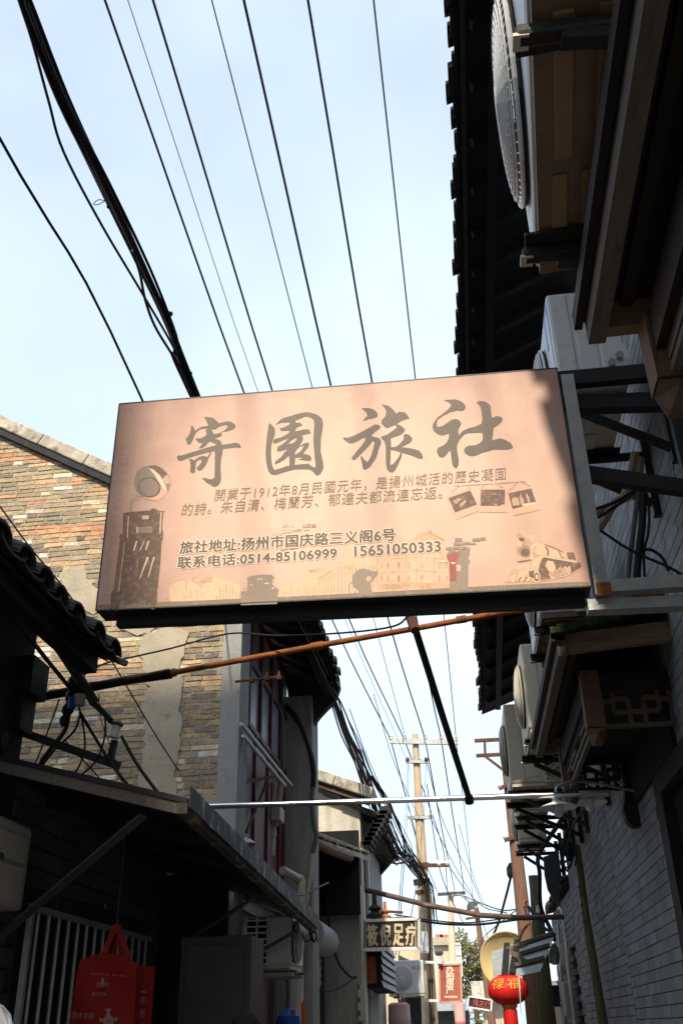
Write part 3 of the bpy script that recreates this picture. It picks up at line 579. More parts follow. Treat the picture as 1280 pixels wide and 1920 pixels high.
ch2 = [[(180,300),(230,340),(272,390),(285,440),(280,490),(255,560),(235,620),(218,700),(212,800),(215,900),(225,1000),(245,1065),(272,1108),(340,1090),(420,1065),(480,1040),(525,1038),(525,960),(522,872),(490,880),(460,915),(430,940),(370,975),(300,1012),(275,1005),(285,965),(320,935),(390,880),(430,820),(500,750),(430,775),(345,795),(310,780),(320,725),(350,695),(385,680),(440,640),(515,570),(440,590),(350,630),(280,657),(245,640),(250,595),(300,570),(380,550),(460,510),(525,465),(528,440),(480,435),(400,445),(370,430),(358,390),(400,388),(460,365),(530,325),(535,300),(480,293),(400,300),(330,320),(288,338),(330,290),(380,240),(430,215),(560,180),(680,140),(780,120),(860,120),(960,145),(1040,185),(1085,230),(1105,320),(1090,440),(1065,570),(1065,700),(1060,780),(1085,900),(1105,1000),(1112,1070),(1085,1130),(1055,1180),(1010,1208),(970,1190),(930,1140),(870,1100),(700,1098),(590,1108),(450,1145),(330,1185),(270,1198),(220,1190),(170,1140),(145,1060),(125,950),(118,820),(125,680),(145,500),(165,370)],
       [(635,262),(700,235),(780,200),(840,195),(900,215),(945,255),(950,350),(940,480),(935,620),(945,750),(955,880),(970,1000),(970,1065),(930,1060),(890,1030),(850,998),(760,1008),(615,1020),(622,960),(630,900),(700,895),(760,898),(720,915),(675,932),(740,940),(830,950),(885,958),(905,920),(890,875),(840,845),(760,830),(800,780),(850,720),(865,670),(850,640),(800,645),(750,670),(690,710),(740,630),(762,580),(755,535),(735,522),(800,500),(890,485),(880,440),(855,410),(780,412),(700,430),(630,448),(625,425),(660,380),(750,345),(710,295),(640,300),(630,280)],
       [(770,695),(760,720),(720,790),(650,830),(625,855),(622,810),(655,755),(705,712)],
       [(505,660),(540,660),(600,640),(640,600),(655,555),(600,580),(550,610)]]
ch3 = [[(318,192),(410,188),(470,200),(530,240),(550,280),(540,315),(500,332),(430,345),(335,375),(370,330),(405,295),(380,245)],
       [(52,605),(130,607),(210,580),(330,520),(440,460),(510,420),(560,425),(590,450),(575,480),(520,520),(462,575),(480,595),(540,605),(580,625),(597,660),(590,705),(565,760),(550,820),(525,890),(480,960),(440,1020),(400,1050),(360,1060),(340,1045),(330,990),(305,875),(325,870),(360,915),(402,950),(430,915),(460,850),(485,760),(505,680),(490,655),(470,662),(420,730),(330,820),(240,915),(200,927),(180,910),(190,875),(250,800),(320,720),(370,650),(380,605),(330,620),(250,665),(195,690),(150,688),(100,660),(70,630)],
       [(597,135),(640,140),(705,160),(770,215),(792,245),(800,270),(850,243),(930,248),(970,290),(998,338),(940,352),(870,378),(812,418),(850,425),(890,448),(935,492),(920,530),(870,570),(740,615),(733,640),(738,700),(738,745),(800,735),(850,705),(910,640),(918,560),(950,555),(990,565),(1038,620),(1030,655),(990,690),(880,742),(950,748),(1050,765),(1130,790),(1175,840),(1187,880),(1175,910),(1130,905),(1050,870),(895,822),(885,880),(850,960),(800,1060),(765,1100),(720,1095),(680,1060),(665,980),(662,850),(660,720),(640,655),(590,608),(620,585),(680,565),(760,510),(818,462),(795,425),(740,450),(685,475),(650,460),(600,405),(605,360),(655,305),(670,240),(640,185)],
       [(732,785),(800,792),(872,815),(850,870),(800,940),(760,985),(722,990),(730,900)]]
ch4 = [[(258,108),(330,102),(420,98),(500,130),(545,175),(552,210),(535,240),(500,255),(440,248),(350,270),(250,320),(180,370),(162,420),(175,468),(240,455),(310,410),(360,372),(410,360),(460,372),(490,410),(485,445),(460,490),(455,540),(460,575),(510,520),(580,485),(680,460),(760,425),(772,360),(762,260),(745,190),(705,155),(702,130),(740,122),(800,125),(850,150),(885,190),(888,260),(900,345),(960,322),(1010,328),(1045,355),(1030,400),(985,440),(930,475),(922,490),(912,570),(903,645),(950,635),(1010,618),(1070,635),(1150,680),(1180,735),(1165,755),(1110,770),(920,770),(860,790),(770,815),(700,845),(640,860),(590,850),(540,820),(527,775),(550,735),(590,715),(680,710),(740,680),(777,640),(778,560),(760,543),(680,548),(580,552),(530,570),(470,640),(440,700),(435,760),(445,830),(460,900),(455,970),(430,1022),(390,1000),(372,960),(360,880),(348,782),(320,800),(275,860),(230,880),(190,855),(165,790),(180,750),(220,725),(260,710),(300,670),(325,620),(328,552),(280,570),(230,582),(170,560),(125,520),(107,470),(120,420),(170,345),(250,285),(320,230),(358,180),(340,150),(290,125)]]
for ch, (ox, oy, s) in ((ch1, (325,770,9.143)), (ch2, (485,760,9.143)), (ch3, (635,740,7.529)), (ch4, (795,735,7.111))):
    b = MB(); decal(b, [tr(ox, oy, s, lp) for lp in ch], k=2); b.build('large_character', M_ink, face)
# small lettering
NF = (0, -1, 0)
def sline(body, pl, pr_, hpx, m, fat=0.0, shear=0.0, spacing=1.0, halo=0):
    bl_, br_ = sp(*pl, 0), sp(*pr_, 0); hh = abs(sp(pl[0], pl[1]-hpx, 0).z - bl_.z)
    def copies(r, n, base, mm, nm):
        b = MB()
        for i in range(n):
            a = 2*math.pi*i/max(n, 1); d = V((r*math.cos(a), 0, r*math.sin(a)))
            text_on(b, body, bl_+d, br_+d, hh, NF, shear=shear, off=base + i*.000004, spacing=spacing)
        b.build(nm, mm, face)
    if halo: copies(halo, 12, .0017, M_halo, 'lettering_halo')
    copies(fat, 6 if fat else 1, .0018, m, 'lettering')
sline('開業于1912年8月民國元年，是揚州城活的歷史凝固', (402,941), (950,900), 23, M_ink2, fat=0, shear=.12, spacing=1.12)
sline('的詩。朱自清、梅蘭芳、郁達夫都流連忘返。', (340,968), (829,935), 23, M_ink2, fat=0, shear=.12, spacing=1.12)
sline('旅社地址:扬州市国庆路三义阁6号', (337,1039), (741,1014), 23, M_ink, fat=.0022, spacing=1.05, halo=.0065)
sline('联系电话:0514-85106999', (333,1067), (631,1048), 22, M_ink, fat=.0022, spacing=1.05, halo=.0065)
sline('15651050333', (665,1044), (826,1034), 19, M_ink, fat=.0022, spacing=1.02, halo=.0065)
# ---- printed pictures
PM = [M_inkbrown, M_inkred, M_inktan, M_inktan2, M_inkmid, M_halo, M_inkstrip, M_postred, M_photo, M_photoedge, M_ink3]
def T(o, s, pts): return tr(o[0], o[1], s, pts)
o_, s_ = (180, 860), 6.4
b = MB(); b.base = .0011
def dg_(pts, mi, k=2): decal(b, [T(o_, s_, pts)], mi, k)
dg_([(330,655),(420,640),(660,620),(665,600),(700,598),(735,608),(735,622),(830,632),(810,650),(795,830),(815,930),(790,1000),(770,1300),(735,1600),(738,1660),(735,1710),(700,1810),(660,1805),(665,1750),(640,1720),(630,1760),(600,1750),(590,1725),(500,1740),(400,1750),(300,1750),(270,1800),(265,1825),(228,1820),(232,1770),(200,1810),(165,1810),(165,1790),(190,1770),(178,1720),(185,1610),(215,1570),(290,960),(278,940),(300,900),(325,905),(325,830)], 0)
dg_([(340,672),(395,668),(385,900),(330,910)], 1, 3); dg_([(415,670),(510,665),(500,920),(412,925)], 1, 3)
dg_([(292,965),(330,960),(275,1600),(225,1580)], 1, 3); dg_([(385,690),(400,690),(385,950),(372,950)], 3, 4)
dg_([(340,1000),(352,1000),(282,1600),(268,1600)], 4, 4); dg_([(775,640),(792,640),(778,900),(762,900)], 3, 4)
dg_([(500,825),(680,810),(680,890),(498,892)], 10, 4); dg_([(555,685),(635,680),(635,725),(555,730)], 3, 4); dg_([(490,820),(508,820),(500,890),(488,890)], 5, 5)
for q in ([(480,990),(502,985),(465,1105),(447,1112)], [(572,990),(582,988),(535,1105),(523,1105)], [(622,990),(645,988),(608,1095),(590,1098)], [(612,1180),(638,1185),(528,1445),(520,1448)], [(690,1178),(708,1180),(632,1425),(622,1432)], [(505,1225),(510,1226),(480,1330),(455,1420)]): dg_(q, 5, 4)
dg_([(400,640),(412,540),(418,490),(455,470),(490,420),(548,465),(480,510),(440,530),(430,560),(432,640)], 4, 3)
def ell(cx, cy, rx, ry, a=0, n=28): return [(cx + rx*math.cos(t)*math.cos(a) - ry*math.sin(t)*math.sin(a), cy + rx*math.cos(t)*math.sin(a) + ry*math.sin(t)*math.cos(a)) for t in [2*math.pi*i/n for i in range(n)]]
dg_([(470,230),(500,150),(560,100),(640,85),(720,82),(790,110),(845,160),(885,220),(898,290),(880,380),(840,410),(770,490),(700,510),(620,495),(540,450),(480,380),(458,300)], 10, 2)
dg_([(720,82),(790,110),(845,160),(855,190),(790,240),(700,180),(630,110),(640,85)], 0, 3)
dg_([(630,110),(700,190),(780,320),(830,380),(858,400),(830,310),(770,200),(690,130)], 5, 4); dg_([(855,190),(890,250),(896,300),(835,300),(800,245)], 2, 3)
dg_([(780,330),(850,400),(830,440),(770,495),(700,508),(620,490),(560,455),(640,470),(720,450),(770,400)], 9, 3)
dg_(ell(645, 345, 135, 122, .3), 0, 5); dg_(ell(640, 345, 118, 108, .3), 10, 6)
b.build('gramophone_print', PM, face)
# bottom grey strip and photographs
b = MB(); b.base = .00105; decal(b, [[(186,1134),(560,1118),(930,1098),(1060,1092),(1100,1091),(1107,1100),(181,1144)]], 6, 1); b.build('border_strip', PM, face)
o_, s_ = (820, 880), 5.818
b = MB(); b.base = .0011; dg_([(178,178),(400,166),(800,140),(960,128),(960,136),(800,150),(400,175),(180,187)], 4)
for q in ([(230,185),(236,187),(140,265),(136,262)], [(318,180),(324,180),(365,215),(358,216)], [(508,172),(520,172),(478,210),(465,210)], [(640,163),(652,163),(722,206),(705,207)], [(855,148),(870,148),(778,240),(762,240)], [(912,143),(930,142),(1030,188),(1012,190)]): dg_(q, 4)
for ed, ph in ((([(100,305),(350,215),(450,450),(200,545)]), [(118,315),(355,230),(430,385),(190,475)]), ([(455,210),(750,206),(750,468),(450,465)], [(470,222),(735,222),(730,402),(465,402)]), ([(758,245),(1028,188),(1112,440),(820,505)], [(768,262),(1022,208),(1075,370),(815,435)])):
    dg_([(x+(4 if i in (2,3) else -3), y+(6 if i in (2,3) else -3)) for i, (x, y) in enumerate(ed)], 4, 2); dg_(ed, 9, 3); dg_(ph, 8, 4)
dg_([(240,380),(300,330),(310,360),(250,420)], 2, 5); dg_([(160,350),(230,310),(270,320),(200,380)], 4, 5)
dg_([(500,235),(525,235),(522,300),(505,300)], 7, 5); dg_([(610,385),(640,375),(650,392)], 9, 5); dg_([(690,390),(728,382),(728,400),(680,402)], 9, 5); dg_([(590,268),(640,265),(640,272),(592,275)], 2, 5)
for q in ([(805,320),(840,300),(880,310),(895,390),(820,400)], [(890,300),(900,260),(915,300),(940,330),(940,385),(905,385)], [(960,290),(972,255),(985,290),(1003,320),(1005,365),(985,365)]): dg_(q, 2, 5)
dg_([(920,380),(1070,358),(1060,378),(930,405)], 5, 6)
b.build('photographs_print', PM, face)
# locomotive
o_, s_ = (930, 980), 7.111
b = MB(); b.base = .0011
dg_([(265,150),(310,145),(345,165),(380,205),(420,230),(418,165),(440,148),(505,148),(522,200),(522,262),(545,275),(640,275),(700,300),(780,320),(825,330),(800,350),(880,375),(960,390),(1030,385),(1058,415),(1070,470),(1112,485),(1130,540),(1130,600),(1060,650),(990,690),(900,730),(720,765),(540,795),(430,785),(290,790),(200,800),(110,795),(110,785),(160,780),(160,690),(130,640),(180,610),(240,620),(300,560),(330,520),(270,520),(330,495),(290,430),(272,360),(300,330),(260,300),(258,265),(330,262),(290,200)], 2, 2)
dg_([(575,560),(610,470),(660,455),(1070,540),(1110,520),(1130,590),(990,680),(740,745),(580,770),(560,640)], 0, 3)
for cx, cy, rx, ry in ((760,680,62,72),(848,660,40,66),(915,645,32,62),(968,635,26,58)): dg_(ell(cx, cy, rx, ry), 2, 4); dg_(ell(cx, cy, rx*.7, ry*.7), 4, 5)
dg_([(680,505),(760,520),(790,600),(760,670),(690,640),(650,570)], 3, 5)
dg_([(480,560),(540,460),(640,438),(1060,525),(1075,540),(620,460),(560,570),(555,640),(490,640)], 3, 5)
dg_(ell(538,725,48,72), 5, 5); dg_(ell(538,725,38,60), 0, 6); dg_(ell(540,722,20,32), 3, 7)
dg_(ell(375,395,100,92), 4, 4); dg_([(280,380),(300,440),(360,480),(430,470),(475,430),(480,455),(420,490),(350,495),(295,460)], 3, 5); dg_(ell(380,400,60,55), 0, 5)
dg_([(455,320),(540,272),(545,282),(472,335),(474,520),(462,520)], 5, 6); dg_(ell(300,290,40,42), 3, 5); dg_([(300,210),(345,195),(380,230),(350,250),(310,240)], 0, 5); dg_([(425,165),(500,158),(512,200),(470,260),(430,220)], 3, 4)
dg_([(540,290),(640,300),(690,350),(690,440),(560,430),(500,400)], 3, 4); dg_([(700,340),(820,380),(860,470),(700,440)], 3, 4); dg_([(640,310),(665,318),(700,380),(690,440),(672,440),(676,380)], 0, 5); dg_([(930,400),(1030,395),(1060,500),(960,490)], 0, 4)
dg_([(620,282),(700,305),(800,350),(905,395),(900,405),(780,355),(640,292)], 0, 5); dg_([(820,375),(835,375),(885,480),(870,478)], 0, 5)
dg_([(330,600),(540,580),(540,640),(470,690),(340,690)], 2, 5); dg_([(270,520),(470,490),(470,510),(330,535)], 0, 5)
for k in range(4): dg_([(285+k*38,785),(320+k*38,725),(335+k*38,730),(300+k*38,785)], 5 if k % 2 else 0, 6)
dg_([(190,700),(240,700),(245,800),(195,800)], 3, 6); dg_([(190,640),(300,620),(300,690),(200,690)], 4, 5); dg_(ell(155,650,26,42), 3, 5)
dg_([(430,650),(500,640),(500,745),(440,720)], 0, 5)
b.build('locomotive_print', PM, face)
# vintage car, rickshaw, post box
o_, s_ = (310, 970), 4
b = MB(); b.base = .0012; dg_([(567,660),(565,560),(590,545),(590,530),(612,540),(618,480),(612,455),(640,440),(720,430),(800,432),(822,455),(805,460),(802,510),(828,520),(850,545),(840,590),(838,650)], 10, 3)
dg_([(690,460),(702,460),(702,468),(690,468)], 5, 4); dg_([(712,459),(726,459),(726,467),(712,467)], 5, 4); dg_([(636,502),(658,507),(656,512),(636,508)], 5, 4); dg_([(738,495),(780,490),(776,497),(748,501)], 5, 4); dg_([(590,545),(612,545),(612,551),(590,551)], 5, 4); dg_([(795,532),(825,522),(826,527),(800,538)], 5, 4)
b.build('car_print', PM, face)
o_, s_ = (620, 970), 4
b = MB(); b.base = .0013; dg_([(160,480),(160,440),(190,400),(240,382),(290,395),(325,410),(345,400),(350,430),(320,465),(300,490),(305,550),(330,575),(215,590),(200,540),(165,520)], 10, 3)
dg_(ell(285,462,18,20), 9, 4)
for k in range(5): dg_([(272+k*9,445),(274+k*9,445),(280+k*5,480),(278+k*5,480)], 10, 5)
n_ = 20; out_ = [(162+28*math.cos(t), 535+50*math.sin(t)) for t in [2*math.pi*i/n_ for i in range(n_)]]
decal(b, [T(o_, s_, out_), T(o_, s_, [(162+(x-162)*.84, 535+(y-535)*.86) for x, y in out_])], 10, 4)
b.build('rickshaw_print', PM, face)
b = MB(); b.base = .0014; dg_([(890,270),(1030,240),(1028,545),(888,545)], 10, 3)
dg_([(865,290),(900,270),(960,260),(962,280),(940,340),(940,480),(890,485),(885,340)], 7, 4); dg_([(940,355),(972,360),(972,402),(940,402)], 9, 5); dg_([(895,338),(938,338),(915,354)], 5, 5); dg_([(805,338),(860,312),(858,336)], 5, 4)
for (x, y, w, h) in ((862,225,45,22),(912,222,55,22),(972,220,50,22),(1025,225,18,25),(880,250,60,18),(945,245,60,20),(1010,248,30,40),(920,195,60,18),(985,185,60,25),(930,158,55,28),(1058,158,60,24),(1120,152,38,24),(1040,195,50,12),(1020,320,22,30),(870,268,30,14)):
    j = lambda: random.uniform(-3, 3); dg_([(x+j(), y+j()), (x+w+j(), y-2+j()), (x+w+j(), y+h-2+j()), (x+j(), y+h+j())], 10, 3)
b.build('post_box_print', PM, face)
b = MB(); b.base = .0015; o_, s_ = (310, 970), 4
for (x, y, w, h) in ((880,52,50,22),(940,60,20,14),(1030,50,60,26),(1095,52,36,24),(875,92,70,24),(950,92,75,16),(1040,92,36,10),(803,122,80,14),(800,135,50,14),(890,125,40,22),(985,130,14,60),(880,150,16,60),(930,228,60,12),(858,240,60,12)):
    j = lambda: random.uniform(-4, 4); dg_([(x+j(), y+j()), (x+w+j(), y-3+j()), (x+w+j(), y+h-3+j()), (x+j(), y+h+j())], 4, 2)
b.build('brick_fragment_print', PM, face)
# faint sepia buildings
def facade(pts_roof, wins, mb=None):
    for q in pts_roof: dg_(q, 3, 2)
    for q in wins: dg_(q, 2, 3)
b = MB(); b.base = .0002; o_, s_ = (620, 970), 4
dg_([(90,310),(180,250),(350,290),(560,200),(740,105),(850,170),(890,250),(885,530),(330,560),(95,580)], 3, 1)
dg_([(560,190),(620,165),(650,125),(690,112),(735,98),(850,165),(850,185),(740,130),(600,195)], 2, 2); dg_([(600,205),(740,140),(850,195),(850,203),(740,155),(600,215)], 2, 2)
dg_([(735,97),(748,97),(748,118),(735,118)], 4, 3); dg_([(620,155),(690,110),(690,120),(625,165)], 4, 3)
for y in (300, 400, 490): dg_([(345,y+20),(640,y-5),(885,y+15),(885,y+22),(640,y+3),(345,y+27)], 2, 2)
for i, x in enumerate((375,420,500,575,670,800,850)):
    w = 14 + i*2
    for y in (330, 430): dg_([(x,y+12),(x+w*.5,y),(x+w,y+12),(x+w,y+55),(x,y+55)], 4 if (i+y) % 3 == 0 else 2, 3)
for x in (345, 560, 640, 770, 830): dg_([(x,230),(x+7,228),(x+7,530),(x,532)], 2, 2)
for x in range(0, 330, 26): dg_([(x,360+(x%52)*.4),(x+9,355),(x+9,560),(x,565)], 2, 2)
dg_([(120,200),(180,190),(190,300),(120,310)], 3, 1); dg_([(350,500),(880,490),(880,530),(340,545)], 2, 2)
for i in range(60): x, y = random.uniform(10, 860), random.uniform(330, 560); w = random.uniform(4, 14); dg_([(x,y),(x+w,y-1),(x+w,y+w*.8),(x,y+w*.8)], random.choice((2,2,4)), 4)
o_ = (310, 970)
dg_([(860,520),(1000,460),(1025,420),(1060,470),(1080,385),(1200,375),(1280,360),(1280,590),(860,615)], 3, 1); dg_([(1065,400),(1190,375),(1210,385),(1200,405),(1085,420)], 2, 2); dg_([(1145,455),(1280,372),(1280,385),(1150,470)], 2, 3)
for x in range(1150, 1280, 22): dg_([(x,470-(x-1150)*.5),(x+8,466-(x-1150)*.5),(x+8,565),(x,568)], 2, 3)
for x in range(880, 1140, 20): h = random.uniform(20, 80); dg_([(x,590-h),(x+7,588-h),(x+7,600),(x,600)], 2, 2)
dg_([(30,510),(160,460),(280,520),(360,440),(440,470),(560,510),(562,640),(40,650)], 3, 1)
dg_([(205,450),(340,435),(355,445),(352,490),(210,492)], 2, 2); dg_([(245,480),(315,478),(315,484),(245,486)], 4, 3); dg_([(195,472),(280,522),(278,528),(195,480)], 4, 3); dg_([(110,465),(160,465),(160,472),(112,474)], 4, 3); dg_([(155,470),(162,470),(162,550),(155,550)], 4, 3)
for (x, y, h) in ((270,540,80),(240,545,60),(190,560,60),(130,560,70),(95,540,60),(65,520,50),(290,560,50),(225,600,30),(150,590,30)): 
    for k in range(int(h/12)): dg_([(x,y+k*12),(x+6,y+k*12),(x+5,y+k*12+8),(x,y+k*12+8)], 4, 3)
for q in ([(30,510),(110,548),(108,553),(30,517)], [(0,600),(70,645),(66,650),(0,612)]): dg_(q, 4, 3)
for x in range(380, 560, 24): h = random.uniform(20, 110); dg_([(x,610-h),(x+8,604-h),(x+12,620),(x,622)], 2, 2)
for i in range(50): x, y = random.uniform(370, 1270), random.uniform(500, 600); w = random.uniform(4, 12); dg_([(x,y),(x+w,y-1),(x+w,y+w*.8),(x,y+w*.8)], random.choice((2,3)), 3)
b.build('old_street_print', PM, face)
# film-strip like scratches along the left edge of the print
b = MB(); b.base = .0003
for k in range(22):
    y = 775 + k*16.2; x = 232 - (y-757)*.113 + random.uniform(0, 8)
    dg_ = None
    decal(b, [[(x,y),(x+14,y-1),(x+15,y+.6),(x,y+1.2)]], 4, 1)
    for j in range(5): yy = y + 2 + j*2.6; decal(b, [[(x+1-j*.3,yy),(x+2.6-j*.3,yy),(x+2.4-j*.3,yy+1.8),(x+.9-j*.3,yy+1.8)]], 4, 2)
    for j in range(3): decal(b, [[(x+6+j*3,y+3),(x+6.8+j*3,y+3),(x+6+j*3,y+11),(x+5.2+j*3,y+11)]], 2, 2)
b.build('perforation_print', PM, face)
# steel around the sign
b = MB(); b.beam((-1.49, SY+.105, 3.258), (.60, SY+.105, 3.213), .05, .045); b.build('bottom_channel', M_angle, sign)
for x in (-1.3, -.6, .1, .5): MB().lathe([(.0,-.008),(.012,-.006),(.012,0)], (x, SY+.10, 3.235-.0214*(x+1.49)-.0), (0,0,1), 6).build('bolt', M_rust2, sign)
b = MB(); b.beam((.665, SY+.04, 3.20), (.665, SY+.04, 4.35), .06, .075, up=(0,1,0)); b.build('upright', M_galv, sign)
b = MB(); b.beam((.695, SY+.03, 3.235), (XR+.02, SY+.03, 3.235), .06, .055); b.beam((.60, SY+.06, 3.165), (XR+.02, SY+.06, 3.15), .07, .05); b.build('lower_arm', M_galv, sign)
b = MB(); b.box((.64, SY-.005, 3.19), (.70, SY+.0, 3.25)); b.build('rusty_corner_plate', M_rust, sign)
b = MB(); b.beam((.62, SY+.04, 4.34), (XR+.02, SY+.04, 4.34), .05, .08); b.beam((.62, SY+.10, 4.24), (XR+.02, SY+.10, 4.20), .06, .08); b.build('upper_arm', M_angle, sign)
b = MB(); b.beam((.68, SY+.12, 3.86), (XR, SY+.12, 3.72), .05, .07); b.build('middle_brace', M_angle, sign)
b = MB(); b.beam((XR-.05, SY+.08, 3.1), (XR-.05, SY+.08, 4.4), .07, .05, up=(0,1,0)); b.build('wall_plate', M_angle, sign)

# ================================================================ carved door hoods on the right wall
M_lat = mat('lattice_wood', (0.10, 0.08, 0.06), 0.8, var=0.3, bump=0.3)
def hood(label, y0, y1, xf, ze, post_x, py0, py1, ztip, rise=.12, near_lattice=True, lam=True):
    h = thing('door_hood', (XR, (y0+y1)/2, ze), label, 'door hood')
    def zr(x): return ze + rise*(x - xf)/(XR - xf)
    b = MB(); b.add([(xf, y0, ze), (XR+.02, y0, ze+rise), (XR+.02, y1, ze+rise), (xf, y1, ze), (xf, y0, ze+.03), (XR+.02, y0, ze+rise+.03), (XR+.02, y1, ze+rise+.03), (xf, y1, ze+.03)], [(0,3,2,1),(4,5,6,7),(0,1,5,4),(1,2,6,5),(2,3,7,6),(3,0,4,7)])
    b.build('roof_board', M_dwood, h)
    b = MB()
    for i in range(int((y1-y0)/.16)):
        y = y0 + .02 + i*.16
        for k in range(5):
            x = xf + .015 + k*(XR-xf)/5; z = zr(x)+.034
            b.add([(x, y, z), (x, y+.15, z+.004), (x+(XR-xf)/5+.02, y+.15, z+rise/5+.004), (x+(XR-xf)/5+.02, y, z+rise/5), (x, y+.075, z+.03), (x+(XR-xf)/5+.02, y+.075, z+rise/5+.03)], [(0,1,4),(0,4,5,3),(4,1,2,5),(3,5,2),(0,3,2,1)])
    b.build('tile_cover', M_moss, h)
    MB().beam((xf+.012, y0, ze-.012), (xf+.012, y1, ze-.012), .024, .03).build('drip_edge', M_dwood, h)
    MB().beam((xf+.055, y0+.03, ze-.055), (xf+.055, y1-.02, ze-.055), .05, .09).build('front_fascia', M_gwood, h)
    for yy in (y0+.05, y1-.05): MB().beam((xf+.083, yy, ze-.03), (XR, yy, ze-.03+rise*.3), .045, .11).build('side_board', M_lwood, h)
    for k in range(6): 
        x = xf + .14 + k*.11
        if x < XR-.05: MB().beam((x, y0+.09, zr(x)-.02), (x, y1-.09, zr(x)-.02), .035, .035).build('batten', M_dwood, h)
    MB().box((post_x-.04, py0+.05, ze-.26), (post_x+.04, py1-.05, ze-.13)).build('front_beam', M_dwood, h)
    MB().box((post_x+.05, py0+.05, ze-.215), (XR-.03, py1-.05, ze-.20)).build('shade_ceiling_board', M_dark_int, h)  # near-black board added to keep the hood underside dark
    MB().box((XR-.028, py0+.06, ztip-.02), (XR-.004, py1-.08, ze-.14)).build('shade_wall_board', M_dark_int, h)  # near-black sheet over the brick, paints in the dark behind the lattice
    for yy in (py0, py1):
        MB().box((post_x, yy-.04, ze-.24), (XR, yy+.04, ze-.14)).build('side_beam', M_dwood, h)
        p = MB(); p.box((post_x-.05, yy-.05, ztip+.09), (post_x+.05, yy+.05, ze-.12)); 
        z1, z0 = ztip+.085, ztip; a = .05; q = .028
        ring = [(-a,-a),(a,-a),(a,a),(-a,a)]
        vs = [(post_x+x*.9, yy+y*.9, z1) for x, y in ring] + [(post_x+x*1.15, yy+y*1.15, z1-.03) for x, y in [(0,-a),(a,0),(0,a),(-a,0)]] + [(post_x+x*.5, yy+y*.5, z0) for x, y in ring]
        p.add(vs, [(0,1,4),(1,2,5),(2,3,6),(3,0,7),(0,4,7),(1,5,4),(2,6,5),(3,7,6),(8,4,9),(9,5,10),(10,6,11),(11,7,8),(8,7,4),(9,4,5),(10,5,6),(11,6,7),(8,9,10,11),(0,3,2,1)])
        p.build('hanging_post', M_bwood, h)
    def lattice(o, ex, L, z0, z1, mt):
        f = MB(); H = z1 - z0; t = .024; o = V(o); ex = V(ex); n = ex.cross(V((0,0,1)))
        def bar(u0, v0, u1, v1): f.beam(o + ex*(u0*L) + V((0,0,z0+v0*H)), o + ex*(u1*L) + V((0,0,z0+v1*H)), t, t if v0 == v1 else t*.8, up=n)
        bar(0,0,1,0); bar(0,1,1,1); bar(0,0,0,1); bar(1,0,1,1)
        for m_ in (0, 1):
            fx = (lambda u: u) if not m_ else (lambda u: 1-u)
            bar(fx(0),.66,fx(.17),.66); bar(fx(.17),.36,fx(.17),1); bar(fx(.17),.36,fx(.39),.36); bar(fx(.39),0,fx(.39),.72); bar(fx(.17),.72,fx(.39),.72)
        pass
        bar(.39,.36,.61,.36)
        f.build('lattice', mt, h)
    if near_lattice: lattice((post_x+.05, py0, 0), (1,0,0), XR-.01-post_x-.05, ztip+.10, ze-.22, M_lat)
    lattice((post_x+.05, py1, 0), (1,0,0), XR-.03-post_x-.05, ztip+.10, ze-.25, M_dwood)
    lattice((post_x, py0+.05, 0), (0,1,0), py1-py0-.1, ztip+.11, ze-.27, M_gwood)
    for yy in (py1,):
        pr = [(XR, yy-.05, ztip-.16), (XR-.05, yy-.05, ztip-.17), (XR-.09, yy-.05, ztip-.13), (XR-.10, yy-.05, ztip-.05), (XR-.07, yy-.05, ztip+.08), (XR-.07, yy-.05, ztip+.3), (XR, yy-.05, ztip+.3)]
        MB().prism(pr, (0,.10,0)).build('wall_corbel', M_dwood, h)
    b = MB()
    for k in range(16):
        x = xf + (XR-xf)*k/16; b.beam((x, y0-.01+random.uniform(-.01,.01), zr(x)+.03), (x+(XR-xf)/16+.02, y0-.01, zr(x)+.035+random.uniform(-.006,.006)), .05, random.uniform(.03,.055))
    b.build('moss_edge', M_moss, h)
    return h
hood('carved wooden door hood with hanging posts and mossy roof under the sign', 5.0, 7.3, .56, 3.47, .77, 5.3, 6.9, 2.94)
hood('dark near door hood at the right edge with a hanging brown corner post', -.4, 2.33, .45, 3.47, .66, .4, 2.2, 3.03, rise=.05)

